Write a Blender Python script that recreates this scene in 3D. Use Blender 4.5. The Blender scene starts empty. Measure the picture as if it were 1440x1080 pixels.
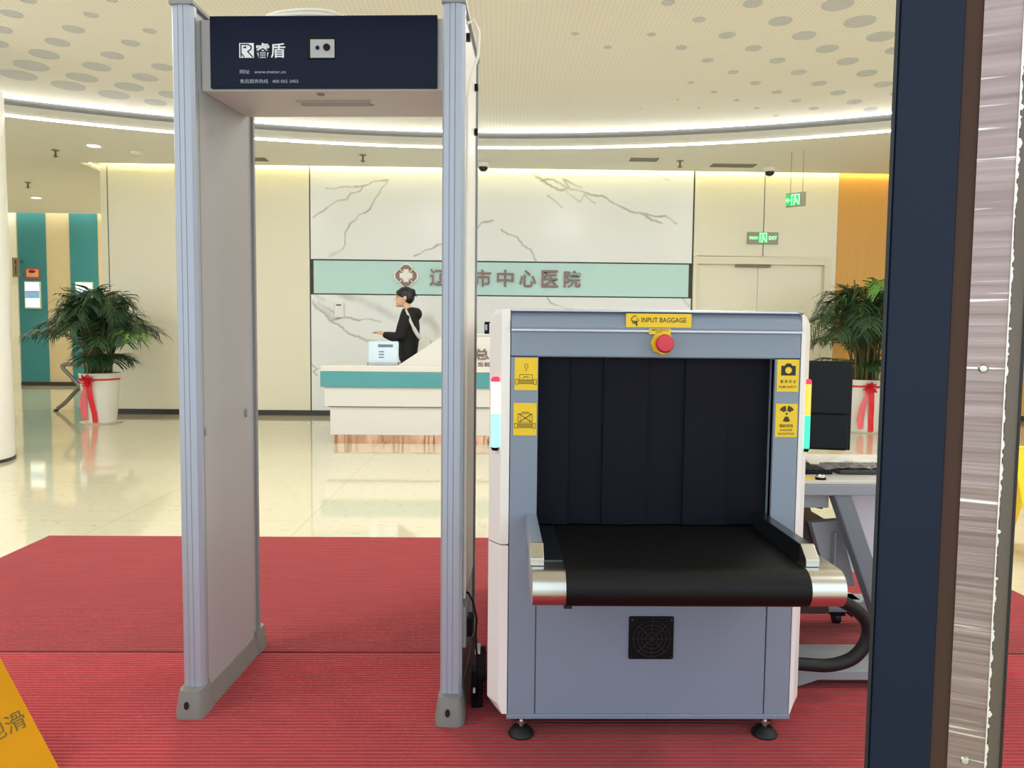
import bpy, math, random
import numpy as np
from mathutils import Vector, Matrix
R_ = math.radians
SC = bpy.context.scene
COL = SC.collection

# ------------------------------------------------------------------ camera
cam_d = bpy.data.cameras.new('camera'); cam_d.sensor_width = 36; cam_d.lens = 27.0
cam_d.clip_start = .02; cam_d.clip_end = 200
cam = bpy.data.objects.new('camera', cam_d); COL.objects.link(cam)
_p, _y, _r = math.atan(72/1080), R_(1.06), .010
_f = Vector((math.sin(_y)*math.cos(_p), math.cos(_y)*math.cos(_p), -math.sin(_p)))
_r0 = Vector((math.cos(_y), -math.sin(_y), 0)); _u0 = _r0.cross(_f)
_U = math.cos(_r)*_u0 - math.sin(_r)*_r0; _R = math.cos(_r)*_r0 + math.sin(_r)*_u0
cam.matrix_world = Matrix(((_R.x, _U.x, -_f.x, 0), (_R.y, _U.y, -_f.y, 0), (_R.z, _U.z, -_f.z, 1.2), (0, 0, 0, 1)))
SC.camera = cam
# ------------------------------------------------------------------ exposure, sky, lights
SC.view_settings.view_transform = 'Standard'; SC.view_settings.look = 'None'
SC.view_settings.exposure = 0.13; SC.view_settings.gamma = 1; SC.view_settings.use_curve_mapping = False
wd = bpy.data.worlds.new('daylight'); SC.world = wd; wd.use_nodes = True
bg = wd.node_tree.nodes['Background']; bg.inputs[0].default_value = (.80, .91, 1, 1); bg.inputs[1].default_value = 1.75
SC.cycles.max_bounces = 8; SC.cycles.diffuse_bounces = 5; SC.cycles.glossy_bounces = 4
SC.cycles.sample_clamp_indirect = 8

def area(name, loc, size, power, color, rot=(0, 0, 0), shape='DISK', sy=None):
    d = bpy.data.lights.new(name, 'AREA'); d.shape = shape; d.size = size; d.energy = power; d.color = color
    if sy: d.size_y = sy
    o = bpy.data.objects.new(name, d); COL.objects.link(o); o.location = loc; o.rotation_euler = rot
    return o
WARM = (1, .99, .96)
# added area lights without fittings, filling the hall from its unseen ceiling
for (x, y) in ((-4.5, 3.2), (-1.5, 4.6), (1.5, 4.6), (4.5, 3.2), (-6.5, 5.5), (6.5, 5.5), (-3, 1.5), (3, 1.5)):
    area('ceiling_fill', (x, y, 3.63), .5, 36, WARM)
for x in (-6.6, -3.9, -1.3, 1.3, 3.9, 6.6):  # extra row added just out of view to brighten the rear
    area('ceiling_fill', (x, 5.7, 3.63), .4, 26, WARM)
for (x, y) in ((-8.3, 13.6), (-8.3, 11.0), (-7.2, 14.9)):
    area('ceiling_fill', (x, y, 3.43), .3, 30, (1, .96, .88))

# ------------------------------------------------------------------ helpers
def lin(c):
    c = c/255
    return c/12.92 if c <= .04045 else ((c+.055)/1.055)**2.4
def col(rgb): return (lin(rgb[0]), lin(rgb[1]), lin(rgb[2]), 1)
def mat(name, rgb, rough=.5, metal=0, var=.04, vscale=8, bump=0, bscale=60, emit=0, alpha=1, trans=0, spec=.5, stretch=None, coat=0, bdist=.01):
    m = bpy.data.materials.new(name); m.use_nodes = True
    nt = m.node_tree; b = nt.nodes['Principled BSDF']
    b.inputs['Roughness'].default_value = rough; b.inputs['Metallic'].default_value = metal
    b.inputs['Specular IOR Level'].default_value = spec
    b.inputs['Transmission Weight'].default_value = trans; b.inputs['Alpha'].default_value = alpha
    b.inputs['Coat Weight'].default_value = coat
    tc = nt.nodes.new('ShaderNodeTexCoord'); mp = nt.nodes.new('ShaderNodeMapping')
    nt.links.new(tc.outputs['Object'], mp.inputs[0])
    if stretch: mp.inputs['Scale'].default_value = stretch
    n = nt.nodes.new('ShaderNodeTexNoise'); n.inputs['Scale'].default_value = vscale; n.inputs['Detail'].default_value = 4
    nt.links.new(mp.outputs[0], n.inputs['Vector'])
    r = nt.nodes.new('ShaderNodeMix'); r.data_type = 'RGBA'
    c = col(rgb)
    r.inputs[6].default_value = tuple(max(0, x*(1-var)) for x in c[:3])+(1,)
    r.inputs[7].default_value = tuple(min(1, x*(1+var)) for x in c[:3])+(1,)
    nt.links.new(n.outputs[0], r.inputs[0]); nt.links.new(r.outputs[2], b.inputs['Base Color'])
    if bump:
        n2 = nt.nodes.new('ShaderNodeTexNoise'); n2.inputs['Scale'].default_value = bscale
        nt.links.new(mp.outputs[0], n2.inputs['Vector'])
        bp = nt.nodes.new('ShaderNodeBump'); bp.inputs['Strength'].default_value = bump; bp.inputs['Distance'].default_value = bdist
        nt.links.new(n2.outputs[0], bp.inputs['Height']); nt.links.new(bp.outputs[0], b.inputs['Normal'])
    if emit:
        b.inputs['Emission Color'].default_value = c; b.inputs['Emission Strength'].default_value = emit
    return m

M = {}
def mk(k, *a, **kw): M[k] = mat(k, *a, **kw); return M[k]
mk('cream_panel', (240, 235, 213), .35, var=.015)
mk('cream_wall', (238, 232, 209), .5, var=.015)
mk('ceiling_low', (240, 239, 233), .7, var=.01)
mk('riser_cream', (186, 183, 170), .7)
mk('grey_reveal', (96, 96, 92), .6)
mk('dark_joint', (70, 68, 58), .6)
mk('dark_base', (52, 48, 42), .4)
mk('teal_panel', (54, 130, 136), .45, var=.03)
mk('tan_panel', (210, 192, 150), .5, var=.02)
mk('orange_wood', (222, 168, 84), .5, var=.06, vscale=4, stretch=(6, 6, .5))
mk('sign_glass', (190, 226, 218), .12, var=.02, coat=.5)
mk('bronze', (132, 108, 98), .38, metal=.55)
mk('white_paint', (244, 242, 238), .35, var=.01)
mk('counter_white', (216, 213, 206), .3, var=.01)
mk('counter_teal', (78, 150, 154), .3, var=.03)
mk('copper', (214, 168, 138), .12, metal=1, bump=1, bscale=2.6, bdist=.12, stretch=(1.6, 1, .35))
mk('disc_grey', (200, 204, 208), .7)
mk('gate_blue', (168, 175, 188), .38, metal=.25, var=.02)
mk('gate_white', (172, 172, 174), .42, var=.015)
mk('header_lit_white', (198, 196, 195), .42, var=.015)  # lighter copy of the gate white, painting in the light on the header
mk('gate_trim', (142, 144, 146), .45, var=.02)
mk('gate_foot', (128, 128, 122), .55, var=.05)
mk('navy', (10, 18, 42), .14, var=.05, spec=.13)
mk('print_white', (222, 228, 232), .5)
mk('print_grey', (150, 160, 172), .5)
mk('black_plastic', (7, 8, 12), .5, spec=.2, var=.1)
mk('black_rubber', (12, 12, 13), .6, var=.1)
mk('white_cable', (236, 232, 222), .45)
mk('machine_grey', (130, 142, 158), .36, var=.02, spec=.6)
mk('machine_white', (240, 236, 230), .32, var=.01)
mk('curtain', (13, 13, 25), .7, spec=.2, var=.08, vscale=20)
mk('belt', (9, 9, 11), .5, spec=.25, var=.1, vscale=30, bump=.08, bscale=400)
mk('chrome', (208, 206, 200), .27, metal=1, var=.03, vscale=90, stretch=(.2, 1, 6))
mk('dark_steel', (84, 88, 92), .25, metal=.9)
mk('sticker_yellow', (238, 200, 22), .4, var=.03)
mk('ink', (66, 46, 22), .5)
mk('ink_black', (30, 26, 20), .5)
mk('estop_red', (214, 50, 66), .35)
mk('estop_yellow', (238, 196, 40), .35)
mk('lamp_red', (236, 40, 80), .4, emit=.9)
mk('lamp_white', (255, 236, 190), .4, emit=1.3)
mk('lamp_orange', (255, 170, 70), .4, emit=1.1)
mk('lamp_green', (60, 235, 170), .4, emit=.9)
mk('lamp_cyan', (140, 250, 235), .4, emit=1.1)
mk('led', (255, 255, 252), .5, emit=17)
mk('led_soft', (255, 255, 252), .5, emit=9)
mk('led_warm', (255, 242, 172), .5, emit=42)
mk('led_corridor', (250, 252, 240), .5, emit=9)
mk('lamp_glow', (255, 246, 215), .5, emit=4)
mk('leaf', (36, 70, 38), .45, var=.45, vscale=5)
mk('leaf_bright', (92, 148, 60), .45, var=.2, vscale=5)
mk('stem', (92, 92, 50), .6, var=.3)
mk('soil', (60, 46, 34), .9, var=.3, vscale=40)
mk('pot_white', (232, 230, 222), .35)
mk('ribbon_red', (226, 42, 54), .4, var=.1)
mk('ribbon_pink', (236, 110, 118), .45, var=.1)
mk('skin', (226, 180, 148), .5, var=.03)
mk('hair', (16, 14, 16), .4, var=.2)
mk('hoodie', (18, 18, 21), .85, var=.15, bump=.15, bscale=40)
mk('trousers', (22, 22, 26), .85, var=.15)
mk('bag_cloth', (208, 206, 196), .8, bump=.2, bscale=200)
mk('desk_grey', (140, 146, 152), .4, var=.02)
mk('desk_top', (196, 196, 188), .4)
mk('desk_dark', (112, 120, 128), .42, var=.03)
mk('maroon_dark', (52, 32, 34), .45)
mk('panel_lavender', (222, 222, 230), .4)
mk('screen_black', (14, 15, 18), .35, spec=.2)
mk('screen_dark', (7, 8, 10), .3, spec=.2)
mk('keys', (46, 47, 50), .5)
mk('plastic_wrap', (236, 240, 240), .1, alpha=.13, bump=.6, bscale=40)
mk('exit_frame', (150, 160, 138), .35)
mk('exit_green', (40, 190, 100), .4, emit=.55)
mk('exit_light', (170, 250, 190), .4, emit=.9)
mk('sign_board', (214, 206, 186), .5)
mk('blade_tan', (134, 124, 102), .5)
mk('door_tan', (186, 180, 158), .5)
mk('nose_highlight', (206, 210, 218), .25, metal=.4)  # pale grey standing for the highlights on the scanner nose
mk('poster_red', (196, 74, 56), .5, var=.1)
mk('poster_peach', (232, 176, 128), .5, var=.1)
mk('poster_dark', (140, 30, 30), .5)
mk('screen_lit', (226, 246, 240), .3, emit=.75)
mk('screen_blue', (120, 160, 196), .3, emit=.5, var=.5, vscale=12)
mk('vent_grey', (148, 144, 130), .6)
mk('vent_dark', (96, 92, 82), .6)
mk('sprinkler_metal', (120, 110, 92), .4, metal=.6)
mk('dome_dark', (40, 38, 34), .15)
mk('caution_yellow', (220, 156, 0), .5, spec=.25, var=.06, vscale=6)
mk('caution_yellow_bright', (250, 214, 20), .42, var=.06)
mk('caution_ink', (120, 104, 28), .5)
mk('caution_orange', (216, 138, 14), .5)
mk('bench_steel', (128, 124, 116), .35, metal=.7)
mk('post_navy', (20, 29, 50), .32, var=.3, vscale=3, stretch=(1, 1, .4), spec=.2)  # uneven tone paints in the vertical reflections on the navy face
mk('post_black', (8, 8, 10), .4)
mk('post_brown', (76, 54, 44), .5, spec=.15, var=.1)
mk('post_bronze', (104, 92, 80), .35, metal=.4, var=.1)
mk('acrylic', (226, 236, 234), .05, trans=.9)
mk('paper_blue', (206, 224, 236), .5)
mk('paper_ink', (96, 116, 140), .5)

def special_materials():
    # floor: polished cream terrazzo
    m = mat('floor_terrazzo', (206, 199, 172), .05, var=.02, vscale=1.2, spec=.55); nt = m.node_tree; b = nt.nodes['Principled BSDF']
    base = b.inputs['Base Color'].links[0].from_socket
    tc = nt.nodes.new('ShaderNodeTexCoord')
    n = nt.nodes.new('ShaderNodeTexNoise'); n.inputs['Scale'].default_value = 16; n.inputs['Detail'].default_value = 8; n.inputs['Roughness'].default_value = .7
    nt.links.new(tc.outputs['Object'], n.inputs['Vector'])
    rp = nt.nodes.new('ShaderNodeValToRGB'); rp.color_ramp.elements[0].position = .30; rp.color_ramp.elements[1].position = .44
    rp.color_ramp.elements[0].color = (.80, .78, .70, 1); rp.color_ramp.elements[1].color = (1, 1, 1, 1)
    nt.links.new(n.outputs[0], rp.inputs[0])
    br = nt.nodes.new('ShaderNodeTexBrick'); br.offset = 0; br.inputs['Scale'].default_value = 1
    br.inputs['Brick Width'].default_value = 1.2; br.inputs['Row Height'].default_value = 1.2; br.inputs['Mortar Size'].default_value = .002
    br.inputs['Color1'].default_value = (1, 1, 1, 1); br.inputs['Color2'].default_value = (.98, .98, .97, 1); br.inputs['Mortar'].default_value = (.72, .68, .56, 1)
    nt.links.new(tc.outputs['Object'], br.inputs['Vector'])
    x1 = nt.nodes.new('ShaderNodeMix'); x1.data_type = 'RGBA'; x1.blend_type = 'MULTIPLY'; x1.inputs[0].default_value = 1
    x2 = nt.nodes.new('ShaderNodeMix'); x2.data_type = 'RGBA'; x2.blend_type = 'MULTIPLY'; x2.inputs[0].default_value = 1
    nt.links.new(base, x1.inputs[6]); nt.links.new(rp.outputs[0], x1.inputs[7])
    nt.links.new(x1.outputs[2], x2.inputs[6]); nt.links.new(br.outputs[0], x2.inputs[7]); nt.links.new(x2.outputs[2], b.inputs['Base Color'])
    n3 = nt.nodes.new('ShaderNodeTexNoise'); n3.inputs['Scale'].default_value = 9
    nt.links.new(tc.outputs['Object'], n3.inputs['Vector'])
    bp = nt.nodes.new('ShaderNodeBump'); bp.inputs['Strength'].default_value = .012; bp.inputs['Distance'].default_value = .01
    nt.links.new(n3.outputs[0], bp.inputs['Height']); nt.links.new(bp.outputs[0], b.inputs['Normal'])
    M['floor'] = m
    # ribbed carpet
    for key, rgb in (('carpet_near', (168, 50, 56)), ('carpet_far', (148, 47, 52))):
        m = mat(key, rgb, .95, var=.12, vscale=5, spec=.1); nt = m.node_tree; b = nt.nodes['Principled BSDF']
        base = b.inputs['Base Color'].links[0].from_socket
        tc = nt.nodes.new('ShaderNodeTexCoord')
        w = nt.nodes.new('ShaderNodeTexWave'); w.bands_direction = 'Y'; w.inputs['Scale'].default_value = 17; w.inputs['Distortion'].default_value = .6
        w.inputs['Detail'].default_value = 2; w.inputs['Detail Scale'].default_value = .6
        nt.links.new(tc.outputs['Object'], w.inputs['Vector'])
        mp = nt.nodes.new('ShaderNodeMapping'); mp.inputs['Scale'].default_value = (6, 150, 1); nt.links.new(tc.outputs['Object'], mp.inputs[0])
        n = nt.nodes.new('ShaderNodeTexNoise'); n.inputs['Scale'].default_value = 1; n.inputs['Detail'].default_value = 3; nt.links.new(mp.outputs[0], n.inputs['Vector'])
        rp = nt.nodes.new('ShaderNodeMapRange'); rp.inputs[1].default_value = .25; rp.inputs[2].default_value = .75; rp.inputs[3].default_value = .78; rp.inputs[4].default_value = 1.18
        nt.links.new(n.outputs[0], rp.inputs[0])
        x = nt.nodes.new('ShaderNodeMix'); x.data_type = 'RGBA'; x.blend_type = 'MULTIPLY'; x.inputs[0].default_value = 1
        nt.links.new(base, x.inputs[6]); nt.links.new(rp.outputs[0], x.inputs[7]); nt.links.new(x.outputs[2], b.inputs['Base Color'])
        bp = nt.nodes.new('ShaderNodeBump'); bp.inputs['Strength'].default_value = .7; bp.inputs['Distance'].default_value = .006
        nt.links.new(w.outputs['Fac'], bp.inputs['Height']); nt.links.new(bp.outputs[0], b.inputs['Normal'])
        b.inputs['Sheen Weight'].default_value = .15
        M[key] = m
    # finely perforated upper ceiling
    m = mat('ceiling_perforated', (238, 236, 229), .75, var=.015); nt = m.node_tree; b = nt.nodes['Principled BSDF']
    base = b.inputs['Base Color'].links[0].from_socket
    tc = nt.nodes.new('ShaderNodeTexCoord'); mp = nt.nodes.new('ShaderNodeMapping'); mp.inputs['Scale'].default_value = (1, 1, 0)
    nt.links.new(tc.outputs['Object'], mp.inputs[0])
    v = nt.nodes.new('ShaderNodeTexVoronoi'); v.inputs['Scale'].default_value = 26; v.inputs['Randomness'].default_value = 0
    nt.links.new(mp.outputs[0], v.inputs['Vector'])
    rp = nt.nodes.new('ShaderNodeMapRange'); rp.inputs[1].default_value = .16; rp.inputs[2].default_value = .24; rp.inputs[3].default_value = .86; rp.inputs[4].default_value = 1
    nt.links.new(v.outputs['Distance'], rp.inputs[0])
    x = nt.nodes.new('ShaderNodeMix'); x.data_type = 'RGBA'; x.blend_type = 'MULTIPLY'; x.inputs[0].default_value = 1
    nt.links.new(base, x.inputs[6]); nt.links.new(rp.outputs[0], x.inputs[7]); nt.links.new(x.outputs[2], b.inputs['Base Color'])
    M['ceiling_up'] = m
    # film covered steel strip: streaks of reflected light painted in, creases across it
    m = mat('post_steel', (172, 150, 140), .3, metal=.75, var=0); nt = m.node_tree; b = nt.nodes['Principled BSDF']
    tc = nt.nodes.new('ShaderNodeTexCoord')
    def streak(sx, sz, det, p0, p1):
        mp = nt.nodes.new('ShaderNodeMapping'); mp.inputs['Scale'].default_value = (sx, sx, sz); mp.inputs['Rotation'].default_value = (0, .05, 0)
        nt.links.new(tc.outputs['Object'], mp.inputs[0])
        n = nt.nodes.new('ShaderNodeTexNoise'); n.inputs['Scale'].default_value = 1; n.inputs['Detail'].default_value = det
        nt.links.new(mp.outputs[0], n.inputs['Vector'])
        r = nt.nodes.new('ShaderNodeMapRange'); r.inputs[1].default_value = p0; r.inputs[2].default_value = p1
        nt.links.new(n.outputs[0], r.inputs[0]); return r.outputs[0]
    s1 = streak(4, 170, 4, .3, .75); s2 = streak(9, 300, 2, .64, .72); s3 = streak(60, 5, 2, .3, .7)
    r1 = nt.nodes.new('ShaderNodeMix'); r1.data_type = 'RGBA'; r1.inputs[6].default_value = col((138, 118, 112)); r1.inputs[7].default_value = col((172, 153, 147))
    nt.links.new(s1, r1.inputs[0])
    r2 = nt.nodes.new('ShaderNodeMix'); r2.data_type = 'RGBA'; r2.inputs[7].default_value = col((236, 228, 218))
    nt.links.new(r1.outputs[2], r2.inputs[6]); nt.links.new(s2, r2.inputs[0])
    r3 = nt.nodes.new('ShaderNodeMix'); r3.data_type = 'RGBA'; r3.blend_type = 'MULTIPLY'; r3.inputs[0].default_value = .5
    nt.links.new(r2.outputs[2], r3.inputs[6]); nt.links.new(s3, r3.inputs[7])
    nt.links.new(r2.outputs[2], b.inputs['Base Color'])
    bp = nt.nodes.new('ShaderNodeBump'); bp.inputs['Strength'].default_value = .25; bp.inputs['Distance'].default_value = .002
    nt.links.new(s1, bp.inputs['Height']); nt.links.new(bp.outputs[0], b.inputs['Normal'])
    M['post_steel'] = m
    # bright crumpled edge of the film
    m = mat('film_edge', (236, 228, 220), .3, metal=.3, var=.1, vscale=120); M['film_edge'] = m
    # white marble with grey veins laid out along polylines (wall x, z)
    VEINS = [([(-2.4, 3.18), (-2.08, 3.22), (-1.89, 3.23), (-1.57, 3.3)], 0.012), ([(-2.62, 2.8), (-2.42, 2.89), (-2.26, 2.99), (-2.13, 3.04), (-2.09, 3.13), (-1.94, 3.17), (-1.89, 3.23)], 0.014), ([(-1.57, 3.3), (-1.67, 3.14), (-1.77, 3.0), (-1.8, 2.91), (-1.95, 2.82), (-2.12, 2.63), (-2.19, 2.34)], 0.011), ([(-2.19, 2.34), (-2.37, 2.25)], 0.03), ([(-0.78, 2.47), (-0.95, 2.37), (-1.17, 2.25)], 0.014), ([(0.45, 3.42), (0.58, 3.32), (0.72, 3.35), (0.94, 3.23), (1.15, 3.17), (1.45, 3.11), (1.7, 2.97), (1.89, 2.92), (2.07, 2.88), (2.3, 2.87), (2.5, 2.77)], 0.016), ([(0.58, 3.32), (0.85, 3.18), (0.99, 3.23), (0.9, 3.34), (1.15, 3.23)], 0.018), ([(1.98, 2.9), (2.12, 2.83), (2.27, 2.76)], 0.018), ([(0.94, 3.18), (1.15, 3.03), (1.2, 3.13), (1.34, 3.0)], 0.01), ([(0.67, 3.13), (0.88, 2.96)], 0.01), ([(2.17, 3.49), (2.29, 3.4), (2.4, 3.36)], 0.01), ([(-0.33, 2.63), (-0.24, 2.73), (-0.08, 2.79)], 0.016), ([(0.04, 2.65), (0.22, 2.56), (0.42, 2.38), (0.52, 2.21)], 0.013), ([(0.69, 1.71), (0.74, 1.64), (0.92, 1.56), (1.06, 1.55)], 0.012), ([(2.61, 1.72), (2.7, 1.59)], 0.02), ([(-2.63, 1.61), (-2.53, 1.5), (-2.37, 1.36), (-2.22, 1.27), (-2.04, 1.15), (-1.88, 1.1), (-1.7, 1.04), (-1.58, 1.01)], 0.017), ([(-2.54, 1.57), (-2.44, 1.48), (-2.34, 1.37)], 0.06), ([(-2.46, 1.53), (-2.31, 1.45)], 0.012), ([(-2.34, 1.37), (-2.09, 1.38), (-1.97, 1.35), (-1.85, 1.36), (-1.67, 1.34)], 0.012), ([(-2.22, 1.72), (-1.94, 1.64), (-1.67, 1.52), (-1.44, 1.4)], 0.07), ([(-1.07, 1.38), (-0.95, 1.36), (-0.87, 1.22)], 0.08), ([(-2.62, 0.73), (-2.55, 0.68), (-2.62, 0.64), (-2.56, 0.58)], 0.012), ([(-2.62, 1.7), (-2.44, 1.63)], 0.03)]
    m = mat('marble', (240, 242, 242), .22, var=.02, vscale=1.5); nt = m.node_tree; b = nt.nodes['Principled BSDF']
    base = b.inputs['Base Color'].links[0].from_socket
    tc = nt.nodes.new('ShaderNodeTexCoord')
    at = nt.nodes.new('ShaderNodeAttribute'); at.attribute_name = 'vein'
    acc = at.outputs['Fac']
    def ma(op, *ins):
        k = nt.nodes.new('ShaderNodeMath'); k.operation = op
        for i, q in enumerate(ins): nt.links.new(q, k.inputs[i])
        return k.outputs[0]
    globals()['VEINS'] = VEINS
    n2 = nt.nodes.new('ShaderNodeTexNoise'); n2.inputs['Scale'].default_value = 5; nt.links.new(tc.outputs['Object'], n2.inputs['Vector'])
    mr = nt.nodes.new('ShaderNodeMapRange'); mr.inputs[1].default_value = .3; mr.inputs[2].default_value = .6; mr.inputs[3].default_value = .45; mr.inputs[4].default_value = 1
    nt.links.new(n2.outputs[0], mr.inputs[0])
    fac = ma('MULTIPLY', acc, mr.outputs[0])
    x = nt.nodes.new('ShaderNodeMix'); x.data_type = 'RGBA'; x.inputs[7].default_value = col((126, 118, 104))
    nt.links.new(fac, x.inputs[0]); nt.links.new(base, x.inputs[6]); nt.links.new(x.outputs[2], b.inputs['Base Color'])
    M['marble'] = m
special_materials()

ORG = {}
def root_of(o): return ORG.get(o.name, Vector((0, 0, 0)))

class MB:
    def __init__(s): s.v = []; s.f = []
    def add(s, vs, fs):
        n = len(s.v); s.v += [Vector(p) for p in vs]; s.f += [tuple(i+n for i in q) for q in fs]; return s
    def box(s, x0, x1, y0, y1, z0, z1):
        vs = [(x, y, z) for z in (z0, z1) for y in (y0, y1) for x in (x0, x1)]
        return s.add(vs, [(0, 2, 3, 1), (4, 5, 7, 6), (0, 1, 5, 4), (2, 6, 7, 3), (0, 4, 6, 2), (1, 3, 7, 5)])
    def prism(s, poly, axis, a, b):
        k = len(poly)
        def pt(u, w, t): return {'x': (t, u, w), 'y': (u, t, w), 'z': (u, w, t)}[axis]
        vs = [pt(u, w, a) for u, w in poly]+[pt(u, w, b) for u, w in poly]
        fs = [tuple(range(k))[::-1], tuple(range(k, 2*k))]+[(i, (i+1) % k, k+(i+1) % k, k+i) for i in range(k)]
        ar = sum(poly[i][0]*poly[(i+1) % k][1]-poly[(i+1) % k][0]*poly[i][1] for i in range(k))
        flip = (ar < 0) ^ (axis == 'y') ^ (b < a)
        if flip: fs = [q[::-1] for q in fs]
        return s.add(vs, fs)
    def tube(s, pts, r, n=10, cap=True, up=None, flat=1.0):
        pts = [Vector(p) for p in pts]; k = len(pts)
        rs = r if isinstance(r, (list, tuple)) else [r]*k
        vs = []; prev = None
        for i, p in enumerate(pts):
            t = (pts[min(i+1, k-1)]-pts[max(i-1, 0)]).normalized()
            if prev is None:
                ref = Vector(up) if up else (Vector((0, 0, 1)) if abs(t.z) < .9 else Vector((1, 0, 0)))
                a = t.cross(ref).normalized()
            else:
                a = (prev-t*prev.dot(t)).normalized()
            prev = a; bb = t.cross(a)
            for j in range(n):
                an = 2*math.pi*j/n
                vs.append(p+(a*math.cos(an)+bb*math.sin(an)*flat)*rs[i])
        fs = [(i*n+j, i*n+(j+1) % n, (i+1)*n+(j+1) % n, (i+1)*n+j) for i in range(k-1) for j in range(n)]
        if cap: fs += [tuple(range(n))[::-1], tuple((k-1)*n+j for j in range(n))]
        return s.add(vs, fs)
    def lathe(s, prof, c, n=24, axis='z', sx=1, sy=1):
        vs = []
        for r, h in prof:
            for j in range(n):
                a = 2*math.pi*j/n; x, y = r*math.cos(a)*sx, r*math.sin(a)*sy
                vs.append({'z': (c[0]+x, c[1]+y, c[2]+h), 'y': (c[0]+x, c[1]+h, c[2]-y), 'x': (c[0]+h, c[1]+x, c[2]+y)}[axis])
        k = len(prof)
        fs = [(i*n+j, i*n+(j+1) % n, (i+1)*n+(j+1) % n, (i+1)*n+j) for i in range(k-1) for j in range(n)]
        if prof[0][0] > 1e-6: fs.append(tuple(range(n))[::-1])
        if prof[-1][0] > 1e-6: fs.append(tuple((k-1)*n+j for j in range(n)))
        return s.add(vs, fs)
    def ball(s, c, r, n=16, m=10):
        rx, ry, rz = r if isinstance(r, (tuple, list)) else (r, r, r)
        prof = [(math.sin(math.pi*i/m), -math.cos(math.pi*i/m)) for i in range(m+1)]
        vs = []; 
        for q, h in prof:
            for j in range(n):
                a = 2*math.pi*j/n; vs.append((c[0]+rx*q*math.cos(a), c[1]+ry*q*math.sin(a), c[2]+rz*h))
        fs = [(i*n+j, i*n+(j+1) % n, (i+1)*n+(j+1) % n, (i+1)*n+j) for i in range(m) for j in range(n)]
        return s.add(vs, fs)
    def stroke(s, pts, w, y, d=.0006, closed=False):   # flat line drawn on a plane facing -y
        pts = list(pts)+([pts[0]] if closed else [])
        for (ax, az), (bx, bz) in zip(pts, pts[1:]):
            L = math.hypot(bx-ax, bz-az) or 1e-6; ux, uz = (bx-ax)/L, (bz-az)/L
            e = w*.5; px, pz = -uz*e, ux*e
            ax2, az2, bx2, bz2 = ax-ux*e*.8, az-uz*e*.8, bx+ux*e*.8, bz+uz*e*.8
            s.prism([(ax2+px, az2+pz), (bx2+px, bz2+pz), (bx2-px, bz2-pz), (ax2-px, az2-pz)], 'y', y-d, y)
        return s
    def build(s, name, m, parent=None, bevel=0, smooth=False, local=False, xf=None, seg=2, angle=40):
        vs = [xf @ p for p in s.v] if xf else s.v
        org = Vector((0, 0, 0))
        if parent is not None and not local: org = root_of(parent)
        me = bpy.data.meshes.new(name); me.from_pydata([p-org for p in vs], [], s.f)
        import bmesh
        bm = bmesh.new(); bm.from_mesh(me); bmesh.ops.remove_doubles(bm, verts=bm.verts, dist=1e-6)
        bmesh.ops.recalc_face_normals(bm, faces=bm.faces); bm.to_mesh(me); bm.free()
        me.materials.append(m if not isinstance(m, str) else M[m])
        o = bpy.data.objects.new(name, me); COL.objects.link(o)
        if parent is not None:
            o.parent = parent; ORG[o.name] = org
        if smooth:
            for p in me.polygons: p.use_smooth = True
            me.set_sharp_from_angle(angle=R_(angle))
        if bevel:
            bv = o.modifiers.new('bevel', 'BEVEL'); bv.width = bevel; bv.segments = seg; bv.limit_method = 'ANGLE'; bv.angle_limit = R_(35)
            bv.harden_normals = False
        return o

def rebase(o):     # move a single-mesh thing's origin to its base
    me = o.data; xs = [v.co.x for v in me.vertices]; ys = [v.co.y for v in me.vertices]; zs = [v.co.z for v in me.vertices]
    c = Vector(((min(xs)+max(xs))/2, (min(ys)+max(ys))/2, min(zs)))
    me.transform(Matrix.Translation(-c)); o.location = c
    return o
def tag(o, label, cat, group=None, kind=None):
    o['label'] = label; o['category'] = cat
    if group: o['group'] = group
    if kind: o['kind'] = kind
    return o
def single(o, label, cat, group=None): return tag(rebase(o), label, cat, group)
def thing(name, label, cat, loc, rz=0, group=None):
    o = bpy.data.objects.new(name, None); COL.objects.link(o); o.empty_display_size = .1
    o.location = loc; o.rotation_euler = (0, 0, rz)
    ORG[o.name] = Vector(loc); return tag(o, label, cat, group)
def struct(o): o['kind'] = 'structure'; return o

def text(name, body, m, parent, x0, x1, z0, z1, y, depth=.001, bold=0, local=False, xf=None):
    """lettering fitted to a rectangle of the plane y, facing -y"""
    c = bpy.data.curves.new('lettering', 'FONT'); c.body = body; c.extrude = .05; c.offset = bold; c.resolution_u = 3
    o = bpy.data.objects.new('lettering', c); COL.objects.link(o)
    bpy.context.view_layer.update()
    me = bpy.data.meshes.new_from_object(o.evaluated_get(bpy.context.evaluated_depsgraph_get()))
    bpy.data.objects.remove(o); bpy.data.curves.remove(c)
    xs = [v.co.x for v in me.vertices]; ys = [v.co.y for v in me.vertices]
    ax, bx, ay, by = min(xs), max(xs), min(ys), max(ys)
    mb = MB(); vs = []
    for v in me.vertices:
        vs.append((x0+(v.co.x-ax)/(bx-ax)*(x1-x0), y-(v.co.z+.05)/.1*depth, z0+(v.co.y-ay)/(by-ay)*(z1-z0)))
    mb.add(vs, [tuple(p.vertices) for p in me.polygons])
    bpy.data.meshes.remove(me)
    return mb.build(name, m, parent, local=local, xf=xf)

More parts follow.
